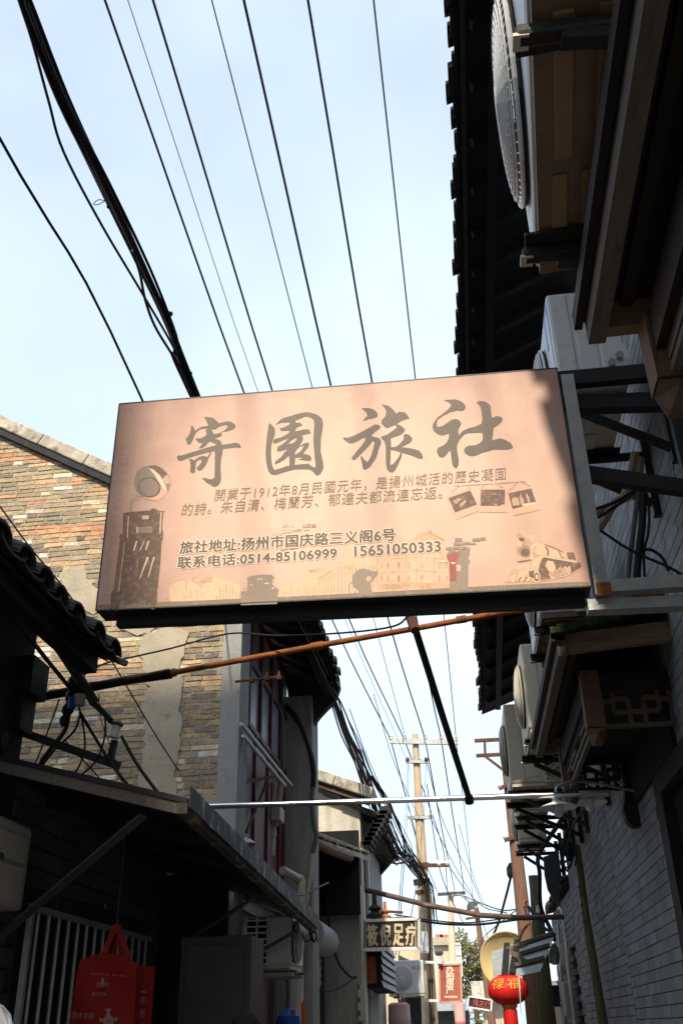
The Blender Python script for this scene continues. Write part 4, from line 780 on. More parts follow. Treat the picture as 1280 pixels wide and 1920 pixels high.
# ================================================================ air conditioner outdoor units
def ac_unit(label, loc, rz, w, h, d, fan=1, m=M_white, sticker=False, group='outdoor air conditioner units on the right wall', valve=True, pan=M_pan):
    t = thing('air_conditioner', (0,0,0), label, 'air conditioner', group)
    b = MB(); b.box((0, -w/2, .03), (d, w/2, h)); b.build('case', m, t, bevel=.018)
    b = MB(); b.box((.012, -w/2+.012, .0), (d-.012, w/2-.012, .029)); body = b.build('base_pan', pan, t)
    b = MB()
    for y0, y1, x0, x1 in ((-.38,.05,.16,.30),(-.38,.05,.45,.56),(.10,.40,.14,.26),(.10,.40,.36,.66),(-.46,-.42,.12,.85),(-.38,.02,.70,.80)):
        b.box((x0*d, y0*w, -.012), (x1*d, y1*w, -.0005))
    b.build('pressed_rib', M_ridge if pan is M_pan else m, body, bevel=.006)
    r = min(h*.42, w*.30); cy = fan*(w/2 - r - .05); cz = h*.52
    b = MB(); b.lathe([(r*1.0, .0), (r*1.0, .012), (r*.2, .012)], (-.005, cy, cz), (-1, 0, 0), 28); gd = b.build('fan_recess', M_dark_int, t)
    g = MB()
    for k in range(14):
        rr = r*(1.0 - .068*k); x = -.02 - .042*math.sqrt(max(0, 1-(rr/r)**2)); n = 36
        g.tube([(x, cy + rr*math.cos(2*math.pi*q/n), cz + rr*math.sin(2*math.pi*q/n)) for q in range(n+1)], .0036 if k else .007, 4, caps=False)
    for q in range(56):
        a = 2*math.pi*q/56; sw = .45; P_ = []
        for k in range(6):
            rr = r*(1 - .15*k); x = -.02 - .042*math.sqrt(max(0, 1-(rr/r)**2)); aa = a + sw*k/5
            P_.append((x, cy + rr*math.cos(aa), cz + rr*math.sin(aa)))
        g.tube(P_, .0022, 3, caps=False)
    g.build('fan_grille', m, t)
    b = MB(); b.lathe([(.0, -.068), (r*.16, -.066), (r*.18, -.05)], (0, cy, cz), (1, 0, 0), 16); b.build('grille_badge', m, t)
    b = MB(); b.box((-.004, -fan*w*.40-.04 if fan > 0 else -fan*w*.40-.04, h*.25), (-.0005, -fan*w*.40+.04, h*.85)); 
    for k in range(4): pass
    b.build('front_panel', m, t, bevel=.002)
    if sticker:
        b = MB(); b.box((-.003, fan*-w*.34-.09, h*.60), (-.0008, fan*-w*.34+.06, h*.93)); b.build('blue_sticker', M_label_blue, t)
    # side facing -Y: pressed panel, handle recess, valve cover with pipes
    y = -w/2
    b = MB(); b.box((d*.34, y-.006, h*.10), (d*.60, y-.0005, h*.55)); b.build('pressed_panel', m, t, bevel=.005)
    b = MB(); b.box((d*.36, y-.004, h*.64), (d*.52, y-.0006, h*.93)); hd = b.build('handle_recess', m, t, bevel=.003)
    b = MB(); b.box((d*.39, y-.0065, h*.70), (d*.46, y-.0045, h*.88)); b.build('grip', M_greypaint, hd)
    b = MB(); b.box((d*.28, y-.0025, .04), (d*.285, y-.0004, h*.98)); b.build('seam', M_greypaint, t)
    if valve:
        b = MB(); b.box((d*.64, y-.02, h*.03), (d*1.0, y-.0005, h*.36)); vc = b.build('valve_cover', m, t, bevel=.004)
        b = MB()
        for (x, z) in ((d*.74, h*.13), (d*.86, h*.20)):
            b.tube([(x, y-.02, z), (x, y-.05, z)], .016, 8); b.tube([(x, y-.045, z), (x, y-.055, z)], .022, 6)
        b.build('valve', M_galv, vc)
        b = MB(); b.box((d*.68, y-.0215, h*.06), (d*.72, y-.0203, h*.075)); b.box((d*.90, y-.0215, h*.06), (d*.95, y-.0203, h*.075)); b.build('warning_mark', M_greypaint, vc)
    for fy in (-.32, .32):
        b = MB(); b.box((-.03, fy*w-.03, -.022), (d+.02, fy*w+.03, -.0125)); b.build('foot', M_angle, t)
    t.location = loc; t.rotation_euler = (0, 0, rz); return t
def bracket(label, y, z, xo, group='steel brackets under the outdoor units', drop=.35, m=M_angle):
    t = thing('wall_bracket', (XR, y, z), label, 'bracket', group)
    b = MB(); b.box((xo, y-.022, z-.045), (XR+.01, y+.022, z-.003)); b.build('arm', m, t, bevel=.012)
    b = MB(); b.beam((xo+.10, y, z-.05), (XR, y, z-drop), .035, .035, up=(0,1,0)); b.build('brace', m, t)
    b = MB(); b.box((XR-.04, y-.025, z-drop-.06), (XR+.005, y+.025, z+.12)); b.build('wall_leg', m, t)
    b = MB(); b.box((xo-.006, y-.018, z-.034), (xo+.03, y+.0235, z-.0445)); b.build('rusty_tip', M_cream, t)
    return t
z1 = 3.62
ac_unit('largest outdoor unit at the top right, seen from below with a rusty base pan', (.315, 1.78, z1), R_(-4.5), 1.0, .72, .36, fan=1, group=None)
bracket('dark bracket under the near end of the largest outdoor unit', 1.42, z1-.022, .255, drop=.16); bracket('dark bracket under the far end of the largest outdoor unit', 2.13, z1-.022, .30, drop=.16)
ac_unit('white outdoor unit just above the sign bracket with a blue sticker', (.66, 4.43, 4.45), 0, .80, .60, .36, fan=1, sticker=True, pan=M_cream)
bracket('near bracket carrying the unit above the sign bracket', 4.15, 4.43, .62); bracket('far bracket carrying the unit above the sign bracket', 4.72, 4.43, .62)
ac_unit('white outdoor unit half hidden by the mossy hood below the sign', (.60, 6.25, 3.92), 0, .82, .60, .36, fan=-1)
bracket('near bracket of the unit half hidden by the mossy hood', 5.98, 3.90, .57); bracket('far bracket of the unit half hidden by the mossy hood', 6.52, 3.90, .57)
ac_unit('pale outdoor unit with a blue sticker squeezed behind the hood fascia', (.565, 7.75, 3.58), 0, .84, .72, .40, fan=-1, m=M_cream, sticker=True, pan=M_cream)
bracket('near bracket of the unit squeezed behind the hood fascia', 7.5, 3.56, .53); bracket('far bracket of the unit squeezed behind the hood fascia', 8.05, 3.56, .53)
ac_unit('big cream outdoor unit with open valve pipes, lit by the sun on its edge', (.50, 9.9, 3.64), 0, .84, .82, .50, fan=-1, m=M_cream, pan=M_cream)
bracket('near bracket under the big cream unit', 9.62, 3.62, .47); bracket('far bracket under the big cream unit', 10.2, 3.62, .47)
ac_unit('smaller outdoor unit directly below the steel clothes pipe', (.62, 11.3, 3.66), 0, .8, .58, .34, fan=-1, m=M_cream, pan=M_cream)
bracket('near bracket of the unit below the steel pipe', 11.0, 3.64, .60); bracket('far bracket of the unit below the steel pipe', 11.55, 3.64, .60)
ac_unit('farthest small outdoor unit on the right wall beside the timber pole', (.68, 12.8, 3.60), 0, .8, .52, .34, fan=-1, m=M_cream, pan=M_cream)
bracket('near bracket of the farthest unit', 12.5, 3.58, .66); bracket('far bracket of the farthest unit', 13.1, 3.58, .66)
# lagged pipes of the units, behind the sign bracket
for i, (pts, r, m_, lab) in enumerate((
    ([(1190,850),(1178,905),(1165,935),(1130,955),(1108,962)], .022, M_tape, 'beige lagged pipe bending behind the sign post, upper one'),
    ([(1200,860),(1188,920),(1150,945),(1125,985),(1110,990)], .024, M_tape, 'beige lagged pipe bending behind the sign post, lower one'),
    ([(1112,955),(1150,942),(1195,915),(1200,905)], .008, M_rubber, 'thin black cable crossing the lagged pipes'),
    ([(1112,975),(1140,958),(1180,930),(1196,915)], .008, M_rubber, 'second thin black cable crossing the lagged pipes'),
    ([(1196,920),(1188,980),(1178,1060),(1172,1130)], .014, M_grey_cable, 'pale cable dropping down the wall behind the sign arm'),
    ([(1205,915),(1203,980),(1195,1050),(1190,1120)], .020, M_rubber, 'thick black cable dropping down the wall behind the sign arm'),
    ([(1212,925),(1216,960),(1214,1000),(1206,1040),(1210,1110)], .007, M_rubber, 'looping black wire on the wall behind the sign arm'),
    ([(1110,985),(1140,1005),(1170,1025),(1210,1045),(1250,1062),(1290,1085)], .007, M_rubber, 'twisted wire sloping down to the right edge above the sign arm'),
    ([(1190,1040),(1215,1030),(1240,1045),(1252,1070)], .008, M_rubber, 'short arched black cable above the lower sign arm'))):
    cable('cable', [at(x, y, Y=4.35 - (.12 if i in (2,3,7) else 0) + .0*i) for x, y in pts], r, lab, m=m_, group='pipes and cables behind the sign bracket', seg=7)
# valve pipes of the big cream unit
cable('pipe', [at(1020,1432,Y=9.42), at(1035,1425,Y=9.40), at(1050,1418,Y=9.42), at(1062,1405,Y=9.5), V((1.15,9.6,4.1))], .025, 'lagged black pipe plugged into the big cream outdoor unit', 'pipe', seg=7)
cable('pipe', [at(1024,1452,Y=9.42), at(1040,1440,Y=9.38), at(1055,1430,Y=9.42), at(1066,1412,Y=9.55), V((1.18,9.7,4.0))], .022, 'second lagged pipe plugged into the big cream outdoor unit', 'pipe', m=M_tape, seg=7)
# lamps below the hood
def lamp(label, p, ang=0):
    p = V(p); t = thing('wall_lamp', p, label, 'lamp', 'enamel lamps under the hood')
    b = MB(); b.lathe([(.03, .05), (.035, .02), (.05, .01), (.10, -.008), (.125, -.02), (.123, -.024), (.045, .0)], p, (0,0,1), 28); b.build('lamp_shade', M_white, t, smooth=True)
    b = MB(); b.lathe([(.0, -.085), (.026, -.075), (.035, -.05), (.030, -.02), (.028, .01)], p, (0,0,1), 16); b.build('glass_globe', M_porcelain, t, smooth=True)
    b = MB(); b.tube(smoothpts([p+V((0,0,.05)), p+V((0.02,.02,.12)), p+V((.2,.10,.16)), V((XR, p.y+.2, p.z+.1))]), .010, 6); b.build('lamp_arm', M_galv, t, smooth=True)
lamp('white enamel lamp shade with a glass globe left of the far hanging post', at(1045,1508,Y=6.55)); lamp('white enamel lamp shade half hidden right of the far hanging post', at(1103,1499,Y=7.0))

# ================================================================ pipes across the alley
def pline(name, pts, r, label, m, cat='pipe', seg=10, joints=(), jm=None):
    t = thing(name, pts[0], label, cat); b = MB().tube(pts, r, seg); b.build('tube', m, t, smooth=True)
    for q in joints:
        q0, q1, rr = q; bb = MB().tube([q0, q1], rr, seg); bb.build('joint', jm or m, t, smooth=True)
    return t
RY = 5.0
rp = [at(x, y, Y=RY) for x, y in ((320,1262),(450,1238),(600,1210),(780,1178),(938,1149))]; rp.append(V((XR+.02, RY, rp[-1].z + .05)))
pj = lambda a, b_, r: (at(*a, Y=RY), at(*b_, Y=RY), r)
pline('rusty_pipe', rp, .0165, 'orange rusty pipe crossing the alley just below the sign', M_rust, joints=(pj((583,1213),(606,1209),.022), pj((855,1163),(874,1160),.022), pj((310,1266),(330,1260),.024)), jm=M_rust)
lp_ = [at(x, y, Y=RY) for x, y in ((45,1312),(150,1293),(240,1275),(322,1264))]
pline('dark_pipe', lp_, .026, 'thick dark pipe tied to the left end of the rusty pipe', M_rubber)
pline('bamboo_stick', [at(165,1283,Y=RY-.05), at(250,1270,Y=RY-.04), at(318,1256,Y=RY-.03)], .009, 'thin brown stick bound along the dark pipe', M_bamboo)
TY = 6.5
sp0, sp1 = at(330,1514,Y=TY), at(1135,1487,Y=TY)
pline('steel_pipe', [V((XL, TY, sp0.z+.03)), sp0, at(700,1502,Y=TY), sp1], .0195, 'shiny stainless steel clothes pipe spanning the alley', M_steel, joints=((at(1085,1489,Y=TY), at(1140,1487,Y=TY), .022),), jm=M_galv)
st0, st1 = at(772,1160,Y=RY-.04), at(878,1494,Y=TY-.03)
pline('dark_strut', [st0, st0.lerp(st1,.5)+V((.0,0,-.01)), st1], .0215, 'dark bamboo strut tied between the rusty pipe and the steel pipe', M_angle)
t = thing('cord_knot', st1, 'black cord knotted round the steel pipe at the foot of the strut', 'knot')
b = MB(); b.lathe([(.022,-.03),(.034,-.02),(.036,0),(.032,.02),(.022,.03)], at(879,1499,Y=TY), (1,0,0), 12); b.build('cord', M_rubber, t, smooth=True)
b = MB(); b.tube([at(871,1470,Y=TY-.03), at(876,1497,Y=TY-.025)], .008, 6); b.build('cord_tail', M_rubber, t)
t = thing('pipe_clamp', st0, 'rusty clamp where the dark strut meets the rusty pipe', 'clamp')
b = MB(); b.tube([at(768,1155,Y=RY-.02), at(778,1182,Y=RY-.06)], .028, 8); b.build('collar', M_rust2, t, smooth=True)
BY = 13.6
bb_ = [at(x, y, Y=BY) for x, y in ((575,1640),(610,1654),(700,1672),(800,1697),(900,1716),(980,1721),(1062,1719),(1085,1717))]
pline('bamboo_pole', bb_, .034, 'long weathered bamboo pole sagging across the far alley', M_bamboo, 'pole')
pline('grey_pipe', [at(583,1640,Y=BY-.1), at(625,1650,Y=BY-.1)], .045, 'short grey pipe end above the bamboo pole', M_pvc)
pline('wrapped_sleeve', [at(572,1655,Y=BY-.12), at(600,1657,Y=BY-.12), at(638,1658,Y=BY-.12)], .07, 'dark wrapped sleeve at the left end of the bamboo pole', M_rubber, 'sleeve')

# ================================================================ left awning with its furniture
CY0, CY1 = 4.32, 8.45
aw = thing('awning', (XL, 6, 2.7), 'dark sheet metal awning with a peeling painted edge over the left shop', 'awning')
e0, e1 = at(350,1506,Y=CY0), at(592,1738,Y=8.2); bk = lambda y: V((XL if y < GY else XF, y, 2.84 if y < 6 else 2.72))
n0 = at(30,1460,Y=CY0)
b = MB(); k0, k1 = V((XL, CY0, 2.80)), V((XL, 7.55, 2.70)); k2 = V((XF, 7.65, 2.62)); k3 = V((XF, 8.2, 2.58))
up = V((0,0,.025))
for (p, q, r_, s_q) in ((e0, e0.lerp(e1,.80), k1, k0), (e0.lerp(e1,.80), e1, k3, k2)):
    b.add([p, q, r_, s_q, p+up, q+up, r_+up, s_q+up], [(0,3,2,1),(4,5,6,7),(0,1,5,4),(1,2,6,5),(2,3,7,6),(3,0,4,7)])
b.build('roof_sheet', M_black, aw)
b = MB(); b.beam(e0+V((.014,0,.03)), e1+V((.014,.05,.035)), .006, .095); b.build('peeling_flashing', M_flash, aw)
b = MB(); b.beam(e0+V((-.02,0,-.02)), e1+V((-.02,0,-.02)), .05, .05); b.build('front_edge_board', M_flash2, aw)
b = MB(); b.beam(e0+V((-.01,.03,-.02)), k0+V((0,.03,-.02)), .04, .06); b.build('near_edge_board', M_gwood, aw)
for t_ in (.22, .42, .62): b = MB(); b.beam(e0.lerp(e1,t_)+V((0,0,-.02)), V((XL, e0.lerp(e1,t_).y, 2.74)), .035, .04); b.build('joist', M_black, aw)
for a_, c_, w_ in (((268,1530),(0,1757),.05), ((478,1682),(338,1772),.03), ((556,1745),(474,1792),.04)):
    ya = e0.y + .05 if a_[0] < 300 else (6.3 if a_[0] < 500 else 7.7)
    pa = at(*a_, Y=ya); pc = at(*c_, X=XL+.03) if a_[0] < 300 else at(*c_, Y=ya+.1)
    MB().beam(pa, pc, .012, w_, up=(0,-1,.3)).build('strut', M_greypaint, aw)
# meter box, tote bag, cabinet, small unit, lower clutter
t = thing('meter_box', at(20,1650,X=XL), 'beige meter box on the dark wall at the left edge', 'meter box')
p = at(52,1640,X=XL+.14); b = MB(); b.box((XL+.02, p.y-.62, 2.14), (XL+.14, p.y, 2.53)); b.build('box_body', M_pvc, t, bevel=.02)
b = MB(); b.box((XL+.141, p.y-.5, 2.16), (XL+.150, p.y-.06, 2.33)); b.box((XL+.141, p.y-.5, 2.35), (XL+.150, p.y-.06, 2.47)); b.build('box_door', M_pvc, t, bevel=.006)
b = MB(); b.box((XL+.151, p.y-.36, 2.335), (XL+.158, p.y-.32, 2.36)); b.build('latch', M_greypaint, t)
bagY = 4.62
bag = thing('tote_bag', at(215,1920,Y=bagY), 'red tote bag with pale printing hanging below the awning', 'bag')
fl, fr, sd = at(150,1800,Y=bagY), at(258,1806,Y=bagY), at(291,1812,Y=bagY+.11)
H_ = .44; b = MB()
bl_, br_, bs_ = fl - V((.03,0,H_)), fr - V((-.01,0,H_)), sd - V((.0,0,H_))
nx, nz = 16, 20; vs = []; fs = []
for j in range(nz+1):
    for i in range(nx+1):
        u, v_ = i/nx, j/nz; p = fl.lerp(fr,u).lerp(bl_.lerp(br_,u), v_)
        top = .035*math.sin(math.pi*u) if j == 0 else 0
        vs.append(p + V((0, -.014*math.sin(math.pi*u)*(1-.3*v_) + .010*math.sin(11*u+4*v_)*v_ + .012*math.sin(5*u-7*v_)*(1-v_*.5) + random.uniform(-.002,.002), top)))
for j in range(nz):
    for i in range(nx): a = j*(nx+1)+i; fs.append((a, a+1, a+nx+2, a+nx+1))
b.add(vs, fs); b.build('front_panel', M_tote, bag, smooth=True)
b = MB(); m1, m0 = (fr+sd)/2+V((-.012,.01,-.01)), (br_+bs_)/2+V((-.012,.01,0))
b.add([fr, m1, sd, bs_, m0, br_], [(0,1,4,5),(1,2,3,4)]); b.build('side_gusset', M_tote, bag)
bkl = fl + V((.02,.12,.0)); b = MB(); b.add([bkl, sd, bs_, bl_+V((.02,.12,0))], [(0,1,2,3)]); b.add([fl, bkl, bl_+V((.02,.12,0)), bl_], [(0,1,2,3)]); b.build('back_panel', M_tote, bag)
hk = at(219,1735,Y=bagY+.05)
for x0, x1, yy in ((192,206,0), (243,229,0)):
    q = at(x0,1796,Y=bagY-.004); q2 = at(x1,1796,Y=bagY-.004+.06)
    b = MB(); b.beam(q, hk+V((0,-.01,0)), .026, .003, up=(0,1,0)); b.build('handle', M_tote, bag); b = MB(); b.beam(q2, hk+V((.004,.012,0)), .026, .003, up=(0,1,0)); b.build('handle', M_tote, bag)
M_pr = flat('pale_print', (0.24, 0.12, 0.11), 0.7)
def on_bag(b, body, x0, x1, y, hpx, ang=0):
    p, q = at(x0, y, Y=bagY-.034), at(x1, y+ang, Y=bagY-.034); text_on(b, body, p, q, hpx*(at(x0,y-1,Y=bagY).z-at(x0,y,Y=bagY).z), (0,-1,0))
b = MB(); on_bag(b, '扬大', 180, 205, 1852, 11); on_bag(b, '扬大乳业', 172, 200, 1868, 8); on_bag(b, '扬大牛奶', 134, 176, 1910, 13, 2); on_bag(b, '- - - - -  - - - -', 172, 235, 1827, 2, 4)
for q in ([(190,1835),(195,1834),(196,1848),(191,1850)],): b.poly([at(x, y, Y=bagY-.034) for x, y in q])
b.build('print', M_pr, bag)
b = MB(); bot = [(199,1891),(208,1891),(209,1894),(206,1897),(207,1902),(213,1910),(214,1935),(193,1935),(194,1910),(200,1902),(201,1897),(198,1894)]
b.poly([at(x, y, Y=bagY-.0335) for x, y in bot]); 
for cx, cy in ((190,1913),(217,1911)): b.poly([at(cx+4*math.cos(k*.7), cy+4*math.sin(k*.7), Y=bagY-.0335) for k in range(9)])
b.build('milk_bottle_print', M_pr, bag)
b = MB(); on_bag(b, '牛奶', 200, 208, 1917, 6); b.build('print', M_tote, bag)
b = MB(); sdv = (sd - fr); 
for k, ch in enumerate('一杯扬大奶'):
    pc = fr + sdv*.30 + V((.004,-.012,-.115-.05*k)); text_on(b, ch, pc, pc+sdv*.30, .036 if ch != '一' else .006, (sdv.y, -sdv.x, 0))
b.build('print', M_pr, bag)
cable('hook_cord', [hk+V((0,0,-.01)), hk+V((.0,.01,.2)), V((hk.x, hk.y, 2.70))], .004, 'thin cord holding the red tote bag', 'cord', n=3)
t = thing('key_hook', at(195,1700,X=XL), 'small metal hook and key on the dark wall above the barred window', 'hook')
b = MB(); b.tube([at(197,1696,X=XL+.04), at(196,1705,X=XL+.04), at(192,1715,X=XL+.04)], .006, 5); b.build('hook', M_steel, t)
b = MB(); b.lathe([(.012,-.003),(.02,0),(.012,.003)], at(198,1698,X=XL+.045), (1,0,0), 10); b.build('ring', M_steel, t)
t = thing('metal_cabinet', at(400,1900,Y=6.0), 'dark grey metal cabinet standing below the awning', 'cabinet')
x0, x1, zt = at(338,1770,Y=6.0).x, at(470,1755,Y=6.0).x, at(470,1752,Y=6.0).z
b = MB(); b.box((x0, 6.02, .05), (x1, 6.4, zt)); b.build('cabinet_body', M_greypaint, t, bevel=.006)
b = MB(); b.box((x0+.035, 6.0, .1), (x1-.035, 6.019, zt-.05)); b.build('door_leaf', M_greypaint, t, bevel=.006)
t = ac_unit('outdoor unit tucked below the awning beside a red door', (-1.42, 8.10, 2.02), 0, .60, .38, .36, fan=1, group=None, valve=False, pan=M_cream); t.rotation_euler = (0,0,R_(180)); t.location = (-1.40, 8.32, 2.03)
fr_ = thing('wire_guard', (-1.6, 7.98, 2.03), 'white wire guard on the side of the unit below the awning', 'guard')
xa, xb = -1.745, -1.575; 
for k in range(8): MB().beam((xa, 7.985, 2.06+k*.045), (xb, 7.985, 2.06+k*.045), .01, .012).build('cross_bar', M_white, fr_)
for x in (xa, (xa+xb)/2, xb): MB().beam((x, 7.975, 2.04), (x, 7.975, 2.40), .012, .012).build('upright_bar', M_white, fr_)
b = MB(); b.box((xa, 7.99, 2.05), (xb, 7.998, 2.39)); b.build('coil_fins', M_dark_int, fr_)
bracketL = thing('wall_bracket', (XF, 8.3, 2.0), 'white bracket under the unit below the awning', 'bracket')
b = MB(); b.box((XF+.03, 8.05, 1.975), (-1.38, 8.09, 2.005)); b.box((XF+.03, 8.5, 1.975), (-1.38, 8.54, 2.005)); b.build('arm', M_galv, bracketL)
t = thing('electric_box', at(555,1850,Y=10.2), 'tall cream electric box beside the roller shutter', 'electric box')
p, q = at(546,1822,Y=10.2), at(566,1880,Y=10.2); b = MB(); b.box((p.x, 10.2, q.z), (q.x, 10.32, p.z)); b.build('box_body', M_pvc, t, bevel=.02)
b = MB()
for k in range(7): b.box((p.x+.01, 10.192, q.z+.05+k*.03), (p.x+.035, 10.1995, q.z+.065+k*.03))
b.build('vent', M_greypaint, t)
t = tag(cable('drain_pipe', [at(545,1745,Y=9.9), at(548,1800,Y=9.9), at(546,1900,Y=9.9), V((-1.78, 9.9, .3))], .035, '', m=M_shutter, seg=10), 'grey downpipe between the cabinet and the roller shutter', 'pipe')
cable('white_pipe', [at(548,1748,Y=9.85), at(560,1742,Y=9.9), at(572,1744,Y=10.3)], .05, 'short white pipe bend below the awning tip', 'pipe', m=M_pvc, seg=10)
cable('electric_wires', [at(538,1812,Y=9.7), at(537,1835,Y=9.7), at(540,1860,Y=9.7), at(538,1895,Y=9.7)], .014, 'reddish twisted wires hanging left of the cream electric box', m=M_rust2)
t = tag(MB().lathe([(.02,-.5),(.10,-.45),(.115,-.1),(.10,-.02),(.05,.01),(.03,.04)], at(541,1895,Y=9.4)-V((0,0,.02)), (0,0,1), 16).build('blue_drum', M_blue, smooth=True), 'blue plastic drum at the bottom edge below the electric box', 'drum')
tag(MB().tube([at(568,1880,Y=9.6), at(570,1935,Y=9.6)], .018, 8).build('broom_handle', M_orange, smooth=True), 'orange handle next to the blue drum', 'handle')
tag(MB().tube([at(549,1893,Y=9.35), at(553,1915,Y=9.35)], .02, 8).build('wooden_handle', M_lwood, smooth=True), 'tan wooden handle in front of the blue drum', 'handle')
ps = MB(); q = [at(-30,1870,Y=2.6), at(2,1885,Y=2.6), at(14,1902,Y=2.62), at(22,1930,Y=2.6), at(-30,1990,Y=2.6)]
ps.prism(q, (0,.02,0)); tag(ps.build('plastic_sheet', M_plastic_sheet, bevel=.004), 'pale plastic sheet edge in the bottom left corner', 'plastic sheet')

# ================================================================ overhead lines
def run(px, N, E):
    """points of a line from N to E that pass through the given image points at the depth the straight span has there"""
    k = (E.z - N.z)/(E.y - N.y); out = [N]
    for x, y in px:
        d = W2 @ V((x-640, -(y-960), -FPX)); t = (N.z - k*N.y - CAMP.z)/(d.z - k*d.y); out.append(CAMP + d*t)
    out.append(E); return out
PY = 18.0
arm_px = [(733,1388),(758,1387),(797,1387),(827,1387),(855,1390)]
OW = 'overhead wires along the alley'
def overhead(top, mids, end, r, label, z=9.0, Y=PY, m=M_rubber):
    N = at(*top, Z=z); E = at(*end, Y=Y); p = run(mids, N, E); p.insert(0, N + (N - p[1]).normalized()*9)
    return cable('overhead_wire', p, r*1.3, label, 'wire', m=m, group=OW, seg=5, n=4)
overhead((197,0), [(457,735),(622,1161)], arm_px[0], .0085, 'black overhead wire crossing the sign top above the first big character')
overhead((240,0), [(484,735),(648,1165)], (764,1428), .0034, 'hair thin wire between two thick ones above the first and second big characters', m=M_blue_wire)
overhead((287,0), [(510,732),(654,1160)], arm_px[1], .0085, 'black overhead wire reaching the sign just left of the second big character')
overhead((397,0), [(585,726),(699,1157)], (762,1392), .0045, 'thin dark wire reaching the sign above the second big character')
overhead((457,0), [(620,723),(726,1156)], arm_px[2], .0095, 'black overhead wire reaching the sign right of the second big character')
overhead((577,0), [(697,716),(804,1280)], arm_px[3], .0090, 'black overhead wire reaching the sign above the third big character')
overhead((700,0), [(778,708),(831,1150)], arm_px[4], .0062, 'rightmost thin overhead wire, above the gap before the last big character')
N = at(-60,152,Z=5.6); E = V((-2.1, 13.0, 4.6)); pts = run([(268,752)], N, E); pts.insert(0, N+(N-pts[1]).normalized()*6)
cable('overhead_wire', pts, .0085, 'leftmost black overhead wire entering at the left edge of the sky', 'wire', group=OW)
# the thick bundle under the left eaves
bd = thing('cable_bundle', (-1.3, 5, 5), 'thick black bundle of telephone cables crossing the sky on the left', 'cable bundle')
N = at(46,0,Z=6.2); E = at(795,1650,Y=17.85)
mids = [(120,185),(198,345),(270,500),(318,612),(368,742),(545,1167),(580,1218),(607,1277),(627,1316),(650,1374),(673,1421),(689,1472),(705,1515),(727,1552),(748,1596),(766,1612),(782,1635)]
core = run(mids, N, E); core.insert(0, N+(N-core[1]).normalized()*.35); core.insert(0, V((-4.2, 3.0, 7.0)))
for k in range(9):
    a = 2*math.pi*k/9; rad = .030 if k else 0; ph = random.uniform(0, 6)
    pts = []
    for i, p in enumerate(core):
        s_ = 1.0 + .5*math.sin(ph + i*1.3); w_ = .8 + (1.0 if i > 9 else 0)
        pts.append(p + V((math.cos(a+i*.12)*rad*s_*w_, 0, math.sin(a+i*.12)*rad*s_*w_)))
    cable('cable', pts, random.choice((.010,.011,.013)), '', m=M_rubber, parent=bd, seg=5, n=5)
for (x, y) in ((116,190),(208,388),(318,588),(355,700)):
    p = run([(x, y)], N, E)[1]; b = MB(); b.lathe([(.0,-.03),(.016,-.02),(.018,.015),(.0,.03)], p, (.3,.5,.2), 8); b.build('tape_knot', M_rubber, bd, smooth=True)
q = run([(194,378)], N, E)[1]; cable('loose_loop', [q+V((.02,0,.01)), q+V((-.03,0,-.02)), q+V((-.06,0,-.01)), q+V((-.03,0,.02)), q+V((.02,0,.0))], .003, '', m=M_blue_wire, parent=bd)
lc = run([(62,80),(92,190),(120,285),(190,420),(270,555),(330,660),(362,742)], at(36,0,Z=6.15), V((-1.28, 9.5, 4.9))); lc.insert(0, lc[0]+(lc[0]-lc[1]).normalized()*.3); lc.insert(0, V((-4.2, 2.9, 6.9)))
cable('loose_cable', lc, .0085, 'single black cable hanging slack left of the thick bundle', 'cable')
lc = run([(262,510),(272,560),(290,610),(320,660),(345,700),(357,742)], at(248,470,Z=5.1), V((-1.3, 9.5, 4.85)))
cable('loose_cable', lc, .008, 'second slack cable leaving the bundle above the sign corner', 'cable')
# tangle of thin wires between the eave corner and the pole
tg = thing('wire_tangle', at(745,1600,Y=16.4), 'tangled thin wires between the plastered house eave and the pole', 'wires')
tp = [(640,1335,12.5),(668,1405,13.2),(690,1455,14),(715,1500,14.6),(735,1545,15.4),(755,1590,16.2),(772,1615,16.8),(790,1645,17.7),(806,1670,17.9),(812,1730,18.1)]
for k in range(11):
    dx, dy = random.uniform(-8, 14), random.uniform(-6, 6)
    pts = [at(x+dx*(1-.6*(i > 5))+random.uniform(-5,5), y+dy+random.uniform(-6,6), Y=yy) for i, (x, y, yy) in enumerate(tp[random.choice((0,1,2)):random.choice((8,9,10))])]
    cable('wire', pts, random.choice((.006,.008,.011)), '', m=M_rubber, parent=tg, n=4, seg=4)
for k in range(7):
    c = (742+random.uniform(-14,16), 1602+random.uniform(-10,10)); rr = random.uniform(8, 20)
    pts = [at(c[0]+rr*math.cos(a_)*1.2, c[1]+rr*math.sin(a_)*.8, Y=16.3+random.uniform(-.1,.1)) for a_ in [random.uniform(0,1)+k_*.75 for k_ in range(7)]]
    cable('wire', pts, .006, '', m=M_grey_cable, parent=tg, n=4, seg=4)
for k in range(6):
    pts = [at(690+k*4,1500,Y=13.6), at(700+k*5,1545,Y=14), at(716+k*5,1580,Y=15), at(738,1600,Y=16.2)]
    cable('wire', pts, .008, '', m=M_rubber, parent=tg, n=4, seg=4)
